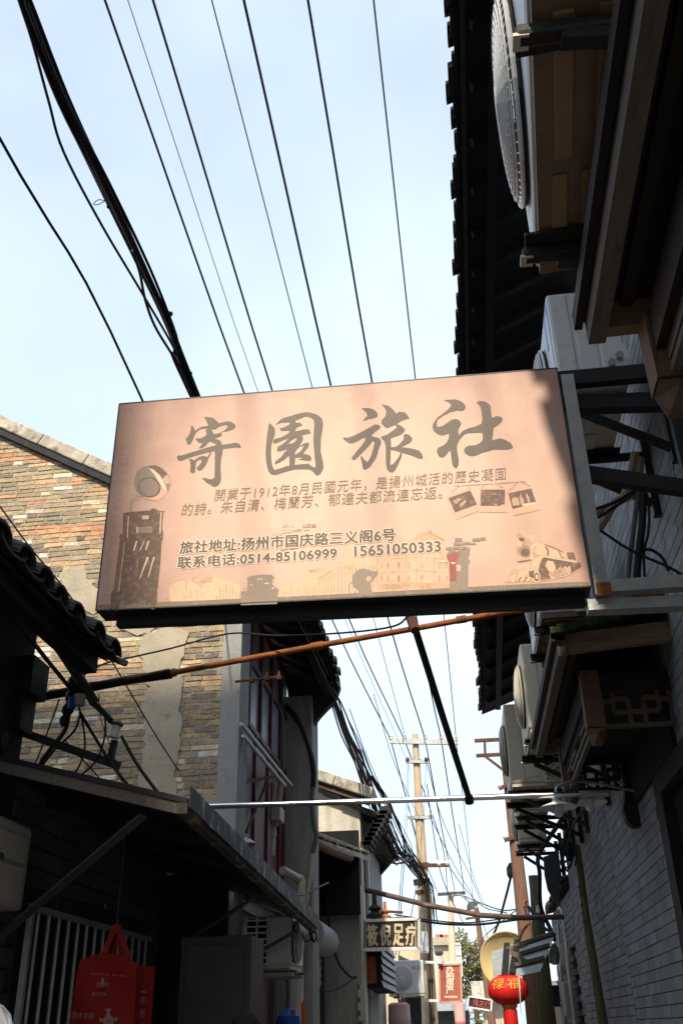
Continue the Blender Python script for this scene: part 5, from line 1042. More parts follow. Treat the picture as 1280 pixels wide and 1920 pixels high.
# ---- main pole
pole = thing('utility_pole', (at(805,1900,Y=PY).x, PY, 0), 'tall sunlit concrete utility pole with white crossarm in the middle of the alley', 'utility pole')
pt = at(778,1377,Y=PY); pb = at(806,1920,Y=PY)
bx_ = pb.x + (pb.x - pt.x)*(1.6)/(pt.z-1.6)
b = MB().tube([pt, pt.lerp(pb,.5), pb, V((bx_, PY, 0))], [.055,.095,.135,.15], 16); b.build('shaft', M_pole, pole, smooth=True)
def xarm(l, r_, m_, nm='crossarm', w=.09): b = MB(); p, q = at(*l, Y=PY-.09), at(*r_, Y=PY-.09); b.beam(p, q, .06, w); return b.build(nm, m_, pole)
ca = xarm((731,1390),(858,1392), M_galv)
for x, y in arm_px:
    p = at(x, y+3, Y=PY-.09); b = MB(); b.lathe([(.02,0),(.045,.015),(.05,.05),(.03,.06),(.045,.075),(.03,.10),(0,.10)], p+V((0,0,.03)), (0,0,1), 10); b.build('insulator', M_porcelain, pole, smooth=True)
xarm((760,1428),(803,1429), M_galv, w=.05); xarm((763,1533),(810,1533), M_galv, w=.05); xarm((782,1623),(840,1622), M_rust2, w=.06); xarm((775,1655),(806,1652), M_dwood, w=.10)
for x, y in ((764,1425),(799,1425),(766,1529),(806,1528),(823,1619),(838,1618)):
    b = MB(); b.lathe([(.03,0),(.045,.03),(.03,.08),(0,.09)], at(x, y+4, Y=PY-.1), (0,0,1), 8); b.build('insulator', M_rust2 if y < 1500 and x < 800 else M_porcelain, pole, smooth=True)
for y, r_ in ((1391,.075),(1428,.085),(1533,.10),(1622,.118),(1673,.12)):
    x = 778 + (y-1377)*.0515; b = MB(); p = at(x, y, Y=PY); b.lathe([(r_,-.03),(r_+.015,-.03),(r_+.015,.03),(r_,.03)], p, (0,0,1), 14); b.build('band', M_rust2 if y > 1600 else M_galv, pole)
for k in range(5):
    x0 = 800 + k*2
    cable('strapped_cable', [at(x0-6,1655,Y=17.83), at(x0,1700,Y=17.82), at(x0+2+3*math.sin(k),1760,Y=17.82), at(x0+3,1830,Y=17.82), at(x0+6,1920,Y=17.82)], .016, '', m=M_rubber if k % 2 else M_lwood, parent=pole, n=4)
# drops and onward wires
OW2 = 'thin wires around the concrete pole'
for i, (pts, r, m_) in enumerate((
    ([(733,1390,18),(770,1530,19),(790,1600,22),(820,1672,31.8)], .011, M_rubber),
    ([(758,1388,18),(800,1500,20),(832,1600,25),(838,1672,31.8)], .011, M_rubber),
    ([(797,1388,18),(825,1540,20.5),(848,1650,28),(852,1672,31.8)], .011, M_rubber),
    ([(827,1388,18),(850,1540,20.5),(866,1640,28),(869,1674,31.8)], .011, M_rubber),
    ([(855,1392,18),(868,1500,20),(880,1610,25),(886,1690,36)], .008, M_blue_wire),
    ([(764,1430,17.9),(758,1560,17),(748,1690,16.2),(742,1790,15.8)], .007, M_blue_wire),
    ([(766,1430,17.9),(762,1560,17),(752,1690,16.2),(748,1790,15.8)], .007, M_blue_wire),
    ([(799,1430,17.9),(796,1480,17.8),(795,1530,17.9)], .006, M_blue_wire),
    ([(800,1430,17.9),(830,1540,20),(880,1640,24),(905,1700,28)], .008, M_grey_cable),
    ([(768,1532,17.9),(785,1600,17.5),(780,1660,17.2),(770,1720,17)], .007, M_grey_cable),
    ([(806,1532,17.9),(850,1620,20),(890,1690,24),(915,1760,28)], .008, M_grey_cable),
    ([(838,1620,18),(870,1665,20),(905,1700,22),(950,1712,16)], .009, M_rubber),
    ([(800,1470,17.85),(812,1560,17.9),(830,1650,19),(870,1735,22)], .008, M_rubber),
    ([(700,1300,14),(735,1420,15.5),(770,1500,17),(788,1540,17.85)], .006, M_blue_wire),
    ([(705,1725,13.2),(760,1722,13.5),(830,1732,14),(900,1733,14.4),(985,1722,15)], .016, M_rubber),
    ([(740,1715,13.4),(800,1724,14),(880,1730,14.4),(990,1715,15)], .009, M_rubber),
    ([(870,1680,20),(905,1695,18),(945,1707,16.5),(985,1700,15)], .010, M_rubber),
    ([(868,1780,30),(890,1790,25),(905,1760,20),(925,1740,17),(988,1690,15)], .010, M_rubber),
    ([(860,1545,18),(872,1590,19),(900,1680,22),(940,1742,26)], .006, M_grey_cable))):
    names = ('wire from the left insulator to the next pole','wire from the second insulator to the next pole','wire from the middle insulator to the next pole','wire from the fourth insulator to the next pole','pale wire from the right insulator running far down the alley','left pale drop wire beside the concrete pole','right pale drop wire beside the concrete pole','short wire between the small crossarms','wire slanting right from the upper small crossarm','wire dropping left from the lower small crossarm','wire slanting right from the lower small crossarm','wire from the rusty side arm to the right timber pole','dark wire leaving the concrete pole below the steel clothes pipe','pale wire slanting to the concrete pole from the upper left','thick sagging cable just below the bamboo pole','thin sagging cable close below the bamboo pole','wavy cable from the street lamp to the right timber pole','cable slanting down to the far tree past the satellite dish','faint long wire slanting right past the far leaning pole')
    cable('wire', [at(x, y, Y=yy) for x, y, yy in pts], r, names[i], 'wire', m=m_, group=OW2, n=5, seg=4)
# ---- second pole with street lamp, leaning pole
p2 = thing('utility_pole', (at(850,1920,Y=32).x, 32, 0), 'distant pale utility pole with a street lamp behind the concrete pole', 'utility pole')
a, c = at(844,1670,Y=32), at(851,1920,Y=32); MB().tube([a, c, V((c.x, 32, 0))], [.09,.15,.17], 10).build('shaft', M_beigewall, p2, smooth=True)
MB().beam(at(820,1677,Y=31.8), at(872,1674,Y=31.8), .08, .09).build('crossarm', M_greypaint, p2)
MB().tube(smoothpts([at(845,1680,Y=31.8), at(862,1678,Y=31.5), at(874,1686,Y=31.2), at(881,1696,Y=31)]), .035, 6).build('lamp_arm', M_galv, p2)
b = MB(); p = at(883,1697,Y=31); b.lathe([(.02,.10),(.12,.06),(.22,-.08),(.20,-.08),(.05,.0)], p, (-.5,-.2,.8), 14); b.build('lamp_head', M_greypaint, p2, smooth=True)
b = MB(); b.lathe([(0,-.16),(.07,-.12),(.08,-.04)], p, (-.5,-.2,.8), 10); b.build('bulb', M_porcelain, p2, smooth=True)
lp2 = thing('timber_pole', (at(925,1920,Y=27).x, 27, 0), 'thin reddish timber pole leaning behind the satellite dish', 'pole')
a, c = at(892,1702,Y=27), at(922,1920,Y=27); MB().tube([a, c, V((c.x+.05, 27, 0))], [.06,.10,.11], 8).build('shaft', M_oldpole, lp2, smooth=True)
MB().beam(at(872,1723,Y=26.9), at(900,1719,Y=26.9), .05, .05).build('crossarm', M_rust2, lp2)
# ---- right hand poles
p3 = thing('timber_pole', (at(1003,1920,Y=15.2).x, 15.2, 0), 'brown timber pole rising behind the outdoor units on the right', 'pole')
a, c = at(943,1375,Y=15.2), at(1003,1920,Y=15.2); MB().tube([a, a.lerp(c,.5), c, V((c.x+.03, 15.2, 0))], [.075,.095,.12,.13], 12).build('shaft', M_oldpole, p3, smooth=True)
for l, r_ in (((889,1389),(948,1386)), ((892,1417),(950,1414)), ((935,1479),(952,1471)), ((945,1576),(976,1566))): MB().beam(at(*l, Y=15.1), at(*r_, Y=15.1), .05, .05).build('crossarm', M_rust2, p3)
MB().beam(at(908,1388,Y=15.1), at(909,1418,Y=15.1), .04, .04, up=(0,1,0)).build('tie_bar', M_rust2, p3); MB().beam(at(909,1418,Y=15.08), at(955,1453,Y=15.12), .035, .035).build('diagonal_brace', M_rust2, p3)
for x, y in ((937,1471),(947,1567)): b = MB(); b.lathe([(.025,0),(.04,.03),(.025,.08),(0,.09)], at(x, y+6, Y=15.1), (0,0,1), 8); b.build('insulator', M_porcelain, p3, smooth=True)
p4 = thing('timber_pole', (at(1030,1920,Y=13.9).x, 13.9, 0), 'mossy stub pole standing against the right wall beside the lantern', 'pole')
a, c = at(1000,1642,Y=13.9), at(1026,1920,Y=13.9); MB().tube([a, a.lerp(c,.1), a.lerp(c,.3), c, V((c.x+.02, 13.9, 0))], [.075,.07,.085,.11,.12], 12).build('shaft', M_mosspole, p4, smooth=True)
b = MB(); p = at(1010,1712,Y=13.75); b.lathe([(.03,0),(.04,.03),(.03,.07),(.04,.09),(0,.10)], p, (0,0,1), 8); b.build('insulator', M_porcelain, p4, smooth=True)
cable('thick_cable', [at(978,1570,Y=15), at(968,1600,Y=15.2), at(958,1640,Y=15.6), at(948,1680,Y=16.2), at(930,1740,Y=18), at(905,1785,Y=22), at(875,1815,Y=28)], .022, 'twisted black cable slanting down left from the brown timber pole', seg=6)
tag(MB().lathe([(.0,-.14),(.05,-.08),(.07,.02),(.04,.10),(.0,.12)], at(957,1632,Y=15.5), (.2,0,1), 8).build('cable_joint', M_rubber, smooth=True), 'black taped joint hanging on the twisted cable by the timber pole', 'cable joint')
cable('thick_cable', [V((1.15,11.6,3.7)), at(1010,1602,Y=12.6), at(1011,1640,Y=13.2), at(1013,1700,Y=13.6), at(1030,1740,Y=13.6), at(1038,1762,Y=13.4)], .028, 'thick black cable falling from the last unit bracket to the wall boxes', seg=7)
cable('thick_cable', [at(990,1700,Y=13.7), at(1005,1722,Y=13.6), at(1020,1740,Y=13.5), at(1040,1752,Y=13.4)], .02, 'black cable bridging the mossy pole and the wall boxes', seg=6)
# grey wall pole with nails and cable coils on the right wall
wp = thing('wall_post', (1.12, 9.8, 0), 'weathered grey post fixed to the right brick wall', 'post')
a, m2, c = at(1078,1560,X=1.12), at(1094,1700,X=1.12), at(1135,1920,X=1.12); yy = 9.8
a, m2, c = at(1081,1585,Y=yy), at(1098,1720,Y=yy), at(1130,1920,Y=yy)
MB().tube([a, m2, c, V((c.x, yy, 0))], [.030,.035,.045,.05], 9).build('shaft', M_mosspole, wp, smooth=True)
for k in range(6): q = a.lerp(c, .25+k*.05); MB().tube([q+V((-.05,-.02,0)), q+V((.0,-.03,.004))], .006, 5).build('nail', M_rust2, wp)
tg2 = thing('cable_coil', at(1070,1585,Y=9.6), 'coils of black cable hanging at the top of the wall post', 'cable coil')
for k in range(7):
    c0 = (1066+random.uniform(-8,10), 1590+random.uniform(-18,18)); r0 = random.uniform(8,22)
    cable('cable', [at(c0[0]+r0*.6*math.cos(a_), c0[1]+r0*1.5*math.sin(a_), Y=9.55+.02*k) for a_ in [k + j*.7 for j in range(8)]], .008, '', parent=tg2, n=4, seg=5)
cable('thick_cable', [V((1.12,8.4,3.3)), at(1075,1545,Y=9.3), at(1062,1590,Y=9.5), at(1050,1620,Y=10), V((1.15,11,3.2))], .012, 'black cable looping along the wall below the enamel lamps')
# wall boxes and pipes at the far end of the right wall
WX = XR + .0
for (x, y0, y1, lab, Y_) in ((1052,1772,1820,'upper cream meter box at the far end of the right wall',14.4),(1062,1840,1905,'lower grey white meter box at the far end of the right wall',13.7)):
    t = thing('meter_box', at(x, y1, Y=Y_), lab, 'meter box'); p, q = at(x-8, y0, Y=Y_), at(x+11, y1, Y=Y_)
    MB().box((p.x, Y_, q.z), (q.x, Y_+.35, p.z)).build('box_body', M_pvc if Y_ < 14 else M_cream, t, bevel=.02); MB().box((p.x+.02, Y_-.012, q.z+.04), (q.x-.02, Y_-.0005, p.z-.04)).build('box_door', M_pvc if Y_ < 14 else M_cream, t, bevel=.004)
cable('white_conduit', [at(1047,1702,Y=14.2), at(1053,1708,Y=13.9), at(1058,1745,Y=13.8), at(1066,1830,Y=13.6), at(1076,1915,Y=13.4), V((1.18,13.4,.5))], .022, 'white conduit running down the right wall past the meter boxes', 'pipe', m=M_whitepaint, seg=8)
cable('white_conduit', [at(1044,1712,Y=14.6), at(1047,1760,Y=14.5), at(1056,1880,Y=14.3), V((1.15,14.3,.6))], .016, 'thin grey conduit left of the white one on the right wall', 'pipe', m=M_galv, seg=8)
tag(MB().lathe([(.0,-.12),(.06,-.10),(.075,.0),(.05,.09),(.02,.13)], at(1038,1790,Y=13.3), (.1,0,1), 10).build('wire_mesh_bundle', M_galv, smooth=True), 'small grey wire bundle by the cream meter box', 'bundle')
b = MB(); tps = [(1018,1606),(1046,1598),(1050,1700),(1040,1692),(1026,1668),(1020,1640)]; b.prism([at(x, y, Y=12.35) for x, y in tps], (0,.05,0)); tag(b.build('tarpaulin', M_greypaint, bevel=.01), 'grey tarpaulin flap at the end of the low right roof', 'tarpaulin')

# ================================================================ far end of the alley
# foot massage sign
FY = 13.0
fs_ = thing('shop_sign', at(680,1780,Y=FY), 'dark sign with four pale gold characters and a white frame over the far alley', 'sign')
c4 = [at(x, y, Y=FY) for x, y in ((680,1726),(785,1723),(785,1779),(679,1781))]
b = MB(); b.prism([p+V((0,.004,0)) for p in c4], (0,.14,0)); b.build('sign_box', M_dark_int, fs_)
b = MB(); b.poly(c4); fb = b.build('sign_board', flat('dark_board', (.035,.03,.028), .35), fs_)
for i in range(4): MB().beam(c4[i]+V((0,-.004,0)), c4[(i+1) % 4]+V((0,-.004,0)), .035, .03, up=(0,1,0)).build('frame_bar', M_whitepaint, fs_)
cc = sum(c4, V())/4
for i in range(4): p, q = [cc+(c-cc)*.88+V((0,-.004,0)) for c in (c4[i], c4[(i+1) % 4])]; MB().beam(p, q, .008, .004, up=(0,1,0)).build('gold_line', M_halo, fb)
M_glet = flat('pale_gold_letter', (.66,.55,.38), .4)
for ch, x in zip('筱倪足疗', (689, 713, 737, 760)):
    b = MB()
    for k in range(5): d = V((.006*math.cos(k*1.257), 0, .006*math.sin(k*1.257))); text_on(b, ch, at(x,1773.5-(x-689)*.02,Y=FY)+d, at(x+19,1773,Y=FY)+d, .245, (0,-1,0), off=.006+.0002*k)
    b.build('character', M_glet, fb)
for x, m_, lab, s_ in ((703,M_tile,'dark finial standing on the far sign beside the white pole',1.0),(722,M_terracotta,'small terracotta finial on top of the far sign',.7)):
    b = MB(); b.lathe([(.10*s_,0),(.11*s_,.05*s_),(.05*s_,.09*s_),(.09*s_,.13*s_),(.03*s_,.18*s_),(.028*s_,.30*s_),(0,.31*s_)], at(x,1724,Y=13.07), (0,0,1), 12); tag(b.build('finial', m_, smooth=True), lab, 'finial')
tag(MB().beam(at(725,1709,Y=13.1), at(755,1711,Y=13.1), .03, .03).build('iron_bar', M_rust2), 'short dark bar with pins above the far sign', 'bar')
tag(MB().box(at(676,1660,Y=12.7), at(680,1800,Y=12.76)).build('white_post', M_whitepaint), 'narrow white post holding the far sign at the house corner', 'post')
# louvred box, units and clutter
lb = thing('louvre_box', (-1.3, 14, 2), 'grey violet louvred air conditioner cover under the far sign', 'cover')
x0, x1, y0, y1 = -1.42, -1.13, 13.3, 15.6; zt, zb = 2.62, 2.06
b = MB(); b.box((x0, y0, zb), (x1-.03, y1, zt)); b.build('inner_box', M_dark_int, lb)
for k in range(6): z = zb + .01 + k*.092; MB().add([(x1,y0,z),(x1,y1,z),(x1-.03,y1,z+.08),(x1-.03,y0,z+.08),(x1-.012,y0,z-.004),(x1-.012,y1,z-.004)],[(0,1,2,3),(0,4,5,1)]).build('slat', M_louvre, lb)
MB().box((x0, y0-.01, zb+.05), (x0+.2, y0-.001, zt-.2)).build('copper_panel', M_rust, lb)
u = ac_unit('white outdoor unit with blue lettering beyond the louvred cover', (at(762,1868,Y=17.0).x, 17.0, at(762,1868,Y=17.0).z), R_(90), .58, .52, .32, fan=1, group=None, valve=False, pan=M_cream)
b = MB(); text_on(b, 'AUX', V((-.006,-.10,.38)), V((-.006,-.25,.38)), .06, (-1,0,0)); ORG['tmp'] = V((0,0,0)); o_ = b.build('lettering', M_label_blue, u)
tk = thing('water_tank', (at(745,1920,Y=16.5).x, 16.5, 1.0), 'pink ribbed tank standing below the white unit', 'tank'); p = at(747,1880,Y=16.5)
MB().lathe([(.17,-1.2),(.17,-.25),(.176,-.23),(.17,-.21),(.165,-.03),(.12,0),(0,0)], p, (0,0,1), 18).build('tank_body', M_pink, tk, smooth=True); MB().tube([p+V((.02,-.1,0)), p+V((.0,-.1,.12))], .02, 6).build('pipe_stub', M_rust2, tk)
t = thing('electric_box', at(676,1915,Y=12.6), 'narrow yellowish electric box on the plastered wall left of the louvred cover', 'electric box'); p, q = at(668,1848,Y=12.6), at(686,1915,Y=12.6); MB().box((p.x,12.6,q.z),(q.x,12.74,p.z)).build('box_body', M_pvc, t, bevel=.015)
for k in range(3): MB().box((p.x+.01,12.592,q.z+.06+k*.14),(p.x+.04,12.5995,q.z+.11+k*.14)).build('meter_window', M_greypaint, t)
cable('wall_cable', [at(612,1682,Y=12.6), at(618,1740,Y=12.6), at(632,1800,Y=12.6), at(655,1830,Y=12.6), at(668,1832,Y=12.6)], .014, 'black cable hanging in a curve on the plaster below the lean-to')
cable('wall_cable', [at(600,1860,Y=12.5), at(630,1855,Y=12.6), at(668,1832,Y=12.6)], .008, 'thin wire crossing the plaster wall to the corner post', m=M_grey_cable)
wb = thing('junction_box', at(793,1790,Y=17.75), 'white sunlit junction box strapped to the concrete pole', 'junction box'); p, q = at(786,1748,Y=17.75), at(804,1788,Y=17.75)
MB().box((p.x,17.6,q.z),(q.x,17.8,p.z)).build('box_body', M_whitepaint, wb, bevel=.02); MB().box((p.x+.02,17.59,q.z+.03),(q.x-.02,17.5995,p.z-.03)).build('box_door', M_whitepaint, wb, bevel=.004)
wb = thing('junction_box', at(823,1808,Y=17.4), 'small white box with a grey lid above the vertical red sign', 'junction box'); p, q = at(817,1789,Y=17.4), at(829,1808,Y=17.4)
MB().box((p.x,17.4,q.z),(q.x,17.55,p.z)).build('box_body', M_whitepaint, wb, bevel=.015); MB().box((p.x-.02,17.37,p.z),(q.x+.02,17.58,p.z+.04)).build('lid', M_greypaint, wb)
# vertical red sign on the pole
VY = 17.5
vs_ = thing('shop_sign', at(843,1880,Y=VY), 'faded red vertical sign with four pale characters fixed to the concrete pole', 'sign')
c4 = [at(x, y, Y=VY) for x, y in ((823,1809),(863,1808),(865,1878),(824,1880))]
MB().prism(c4, (0,.05,0)).build('sign_board', flat('faded_red_board', (.40,.125,.085), .5, var=.15, scale=4), vs_)
for i in range(4): MB().beam(c4[i]+V((0,-.012,0)), c4[(i+1) % 4]+V((0,-.012,0)), .03, .02, up=(0,1,0)).build('border', flat('salmon_border', (.60,.33,.24), .5), vs_)
for k, ch in enumerate('苏柏房产'):
    b = MB(); y = 1823 + k*13.5
    for j in range(4): d = V((.005*math.cos(j*1.57),0,.005*math.sin(j*1.57))); text_on(b, ch, at(836,y,Y=VY)+d, at(850,y,Y=VY)+d, .115, (0,-1,0), off=.004+.0002*j)
    b.build('character', M_halo, vs_)
b = MB()
for k in range(9): b.poly([at(x, y, Y=VY-.004) for x, y in ((833+k*2.7,1871),(835+k*2.7,1871),(835+k*2.7,1867),(833+k*2.7,1867))])
b.build('small_print', M_halo, vs_)
for l, r_ in (((796,1804),(864,1806)), ((796,1876),(870,1877))): MB().beam(at(*l, Y=VY+.02), at(*r_, Y=VY+.02), .03, .04).build('support_bar', M_whitepaint, vs_)
# small black sign
KY = 21.0
ks = thing('shop_sign', at(900,1893,Y=KY), 'small black sign with red characters tilted in the far distance', 'sign')
c4 = [at(x, y, Y=KY) for x, y in ((878,1868),(921,1875),(920,1895),(876,1888))]
MB().prism(c4, (0,.06,0)).build('sign_board', flat('black_board', (.03,.025,.022), .4), ks)
for i in range(4): MB().beam(c4[i]+V((0,-.012,0)), c4[(i+1) % 4]+V((0,-.012,0)), .03, .02, up=(0,1,0)).build('border', M_whitepaint, ks)
for k, ch in enumerate('缘足疗'): b = MB(); text_on(b, ch, at(886+k*11,1886+k*1.8,Y=KY), at(896+k*11,1887.6+k*1.8,Y=KY), .15, (0,-1,0), off=.006); b.build('character', flat('red_letter', (.62,.12,.10), .5), ks)
# pink bucket hanging under the red sign, shelter below
t = thing('pink_banner', at(860,1910,Y=17.4), 'pale pink plastic banner hanging under the vertical red sign', 'banner'); p = at(860,1882,Y=17.4)
MB().lathe([(.095,0),(.09,-.16),(.085,-.28)], p, (0,0,1), 14).build('sheet', flat('pale_pink', (.72,.48,.46), .6), t, smooth=True); MB().lathe([(.087,-.25),(.089,-.27),(.086,-.29)], p, (0,0,1), 14).build('hem', flat('rose_hem', (.6,.2,.22), .6), t)
# beige far building with barred balcony
fb_ = thing('beige_building', (-.8, 36, 0), 'sunlit beige far building with a barred corner window behind the red sign', 'building')
p, q = at(812,1770,Y=36), at(848,1900,Y=36); MB().box((p.x,36,0),(q.x,40,p.z)).build('wall', M_beigewall, fb_)
p, q = at(810,1758,Y=35.8), at(853,1771,Y=35.8); MB().box((p.x,35.8,q.z),(q.x,40.2,p.z)).build('parapet', M_plaster, fb_); MB().box((p.x+.1,36,p.z),(p.x+.35,36.4,p.z+.12)).build('roof_tile_stack', M_terracotta, fb_); MB().box((q.x-.5,36,p.z),(q.x-.1,36.4,p.z+.10)).build('roof_tile_stack', M_terracotta, fb_)
p, q = at(843,1770,Y=35.6), at(866,1830,Y=35.6); MB().box((p.x,35.65,q.z),(q.x-.02,37,p.z)).build('balcony_box', M_plaster_grey, fb_)
gw = MB()
for k in range(6): x = p.x+(q.x-p.x)*k/5; gw.beam((x,35.6,q.z),(x,35.6,p.z),.05,.05,up=(0,1,0))
for k in range(4): z = q.z+(p.z-q.z)*k/3; gw.beam((p.x,35.57,z),(q.x,35.57,z),.07,.06)
gw.build('window_bars', M_whitepaint, fb_)
fl_ = thing('low_house', (0, 30, 0), 'jumble of low sunlit roofs and awnings under the far tree', 'house')
p, q = at(905,1880,Y=30), at(960,1930,Y=30); MB().box((p.x,30,0),(q.x,33,p.z)).build('wall', M_beigewall, fl_); MB().add([(p.x-.3,29.5,p.z+.02),(q.x+.2,29.5,p.z+.1),(q.x+.2,31.5,p.z+.6),(p.x-.3,31.5,p.z+.6)],[(0,1,2,3)]).build('roof', M_coping, fl_)
p, q = at(808,1893,Y=29), at(880,1930,Y=29); MB().box((p.x,29,0),(q.x,32,p.z)).build('shop_front', M_greypaint, fl_); MB().add([(p.x,28.2,p.z-.05),(q.x,28.2,p.z-.05),(q.x,29.5,p.z+.25),(p.x,29.5,p.z+.25)],[(0,1,2,3)]).build('awning', M_corr, fl_)
fw = thing('white_house', (-2, 22, 0), 'sunlit white house wall with a dark sagging canopy behind the far sign', 'house')
p, q = at(740,1778,Y=20.5), at(798,1930,Y=20.5); MB().box((p.x-1,20.5,0),(q.x,24,p.z)).build('wall', M_beigewall, fw)
b = MB(); cp = [at(746,1790,Y=19.2), at(760,1800,Y=19.2), at(785,1808,Y=19.3), at(800,1812,Y=19.4), at(788,1816,Y=20.4), at(748,1812,Y=20.4)]; b.prism(cp, (0,0,-.05)); b.build('canopy', M_greypaint, fw)
p, q = at(750,1870,Y=20.3), at(800,1930,Y=20.3); MB().box((p.x,20.3,0),(q.x,20.49,p.z)).build('doorway', M_dark_int, fw)
# right side: dish, awning, lantern
di = thing('satellite_dish', at(950,1800,Y=15.9), 'large cream satellite dish behind the corrugated awning', 'satellite dish')
p = at(951,1800,Y=15.9); b = MB(); b.lathe([(0,.10),(.2,.075),(.34,.02),(.385,-.01),(.40,-.01),(.40,.005),(.35,.035),(.2,.095),(0,.12)], p, (.12,.96,.25), 32); b.build('reflector', M_dish, di, smooth=True); MB().lathe([(.392,-.02),(.41,-.02),(.41,.01),(.392,.01)], p, (.12,.96,.25), 32).build('rim', M_dish, di); MB().tube([p+V((0,.1,0)), V((p.x+.1,16.2,0))], .03, 8).build('mast', M_galv, di)
ca = thing('corrugated_awning', at(985,1800,Y=12.9), 'small corrugated sheet awning over the red lantern', 'awning')
A_, B2, C_, D_ = at(921,1786,Y=13.3), at(1043,1744,Y=13.3), at(1012,1822,Y=12.3), at(925,1841,Y=12.3)
b = MB(); n = 44; vs = []; fs = []
for i in range(n+1):
    t_ = i/n; w_ = .012*math.sin(i*math.pi*.5*1.0); vs += [A_.lerp(D_,t_)+V((0,0,w_)), B2.lerp(C_,t_)+V((0,0,w_))]
    if i: fs.append((2*i-2, 2*i-1, 2*i+1, 2*i))
b.add(vs, fs); vs2 = [v+V((0,0,.004)) for v in vs]; b.add(vs2, [f[::-1] for f in fs]); b.build('sheet', M_corr, ca, smooth=True)
for t_ in (.24, .40): MB().beam(A_.lerp(B2,t_)+V((0,0,.03)), D_.lerp(C_,t_)+V((0,0,.03)), .07, .05).build('rafter', M_dwood, ca)
for t_ in (.15,.45,.75): MB().beam(A_.lerp(D_,t_).lerp(B2.lerp(C_,t_),.42)+V((0,0,.035)), B2.lerp(C_,t_)+V((0,0,.035)), .10, .04).build('purlin', M_gwood, ca)
MB().beam(at(958,1786,Y=12.7), at(1006,1814,Y=12.5), .03, .045).build('strut', M_lwood, ca); MB().beam(at(948,1781,Y=13.1), at(985,1768,Y=13.1), .04, .05).build('front_batten', M_lwood, ca)
lt = thing('red_lantern', at(952,1915,Y=12.1), 'big red festival lantern with gold characters below the corrugated awning', 'lantern')
p = at(952,1856,Y=12.1); prof = [(.10,.15)] + [(.222*math.sin(t_)**.8, .150*math.cos(t_)) for t_ in [.35+.19*k for k in range(13)]] + [(.09,-.145)]
b = MB().lathe(prof, p, (0,0,1), 36); b.build('lantern_body', M_red_lantern, lt, smooth=True)
MB().lathe([(.085,-.145),(.09,-.165),(.075,-.18),(.07,-.2)], p, (0,0,1), 18).build('gold_collar', M_gold, lt); MB().lathe([(.078,-.20),(.082,-.42),(.06,-.46)], p, (0,0,1), 18).build('tassel_skirt', M_red_lantern, lt, smooth=True)
for k in range(12): a_ = k*math.pi/6; MB().tube([p+V((r_*1.012*math.cos(a_), r_*1.012*math.sin(a_), h_)) for r_, h_ in prof], .003, 4).build('rib', M_red_lantern, lt)
for ch, a_ in (('福', -1.25), ('禄', -2.15)):
    nrm = V((math.cos(a_), math.sin(a_), 0)); ex = V((-nrm.y, nrm.x, 0)); vs2, fs2 = text_geo(ch)
    x0 = min(v.x for v in vs2); x1 = max(v.x for v in vs2); y0 = min(v.y for v in vs2); y1 = max(v.y for v in vs2); b = MB(); out = []
    for v in vs2:
        u_ = ((v.x-x0)/(x1-x0)-.5)*.15; w_ = (v.y-y0)/(y1-y0)*.11+.005; rr = .222*(max(.05,1-(w_/.152)**2))**.42 + .009
        aa = a_ + u_/rr; out.append(p + V((rr*math.cos(aa), rr*math.sin(aa), w_)))
    b.add(out, fs2); b.build('gold_character', M_gold, lt)
MB().tube([p+V((0,0,.14)), p+V((0,.02,.30))], .006, 5).build('hanging_cord', M_rubber, lt)
cable('tassel_cord', [at(972,1830,Y=11.9), at(974,1860,Y=11.85), at(976,1895,Y=11.9), at(980,1905,Y=11.9)], .006, 'pale string hanging in front of the red lantern', 'string', m=M_porcelain)
# dark shop corner behind the lantern
ds = thing('dark_stall', (1.0, 16.4, 0), 'dark stall front behind the mossy pole and lantern', 'stall'); p, q = at(985,1850,Y=16.3), at(1050,1920,Y=16.3)
MB().box((p.x,16.3,0),(XR+.4,16.8,p.z)).build('stall_front', M_greypaint, ds); MB().box((p.x-.1,16.0,p.z),(XR+.5,16.9,p.z+.06)).build('stall_roof', M_corr, ds)
# tree
tr_ = thing('leafy_tree', (at(882,1920,Y=45).x, 45, 0), 'small sunlit olive green tree at the far end of the alley', 'tree')
c = at(884,1832,Y=45); b = MB(); b.tube([(c.x,45,0),(c.x+.1,45,1.8),(c.x,45,c.z)], [.16,.12,.05], 8)
for k in range(6): a_ = k*1.05; b.tube([(c.x+.05,45,1.6+.3*k),(c.x+.9*math.cos(a_),45+.9*math.sin(a_),2.2+.4*k)], [.05,.015], 5)
b.build('trunk', M_bark, tr_, smooth=True)
b = MB(); rnd = random.Random(3)
cl = [(c.x+rnd.uniform(-.75,.75), 45+rnd.uniform(-.8,.8), c.z+rnd.uniform(-1.6,1.5), rnd.uniform(.28,.55)) for _ in range(26)]
for x, y, z, r_ in cl:
    for _ in range(110):
        d = V((rnd.gauss(0,1), rnd.gauss(0,1), rnd.gauss(0,1))).normalized()*r_*rnd.uniform(.5,1.05); q = V((x,y,z))+d
        u_ = V((rnd.gauss(0,1), rnd.gauss(0,1), rnd.gauss(0,1))).normalized()*.075; w_ = u_.orthogonal().normalized()*.05
        b.add([q-u_, q+w_, q+u_, q-w_], [(0,1,2,3)])
b.build('crown', M_leaf, tr_)

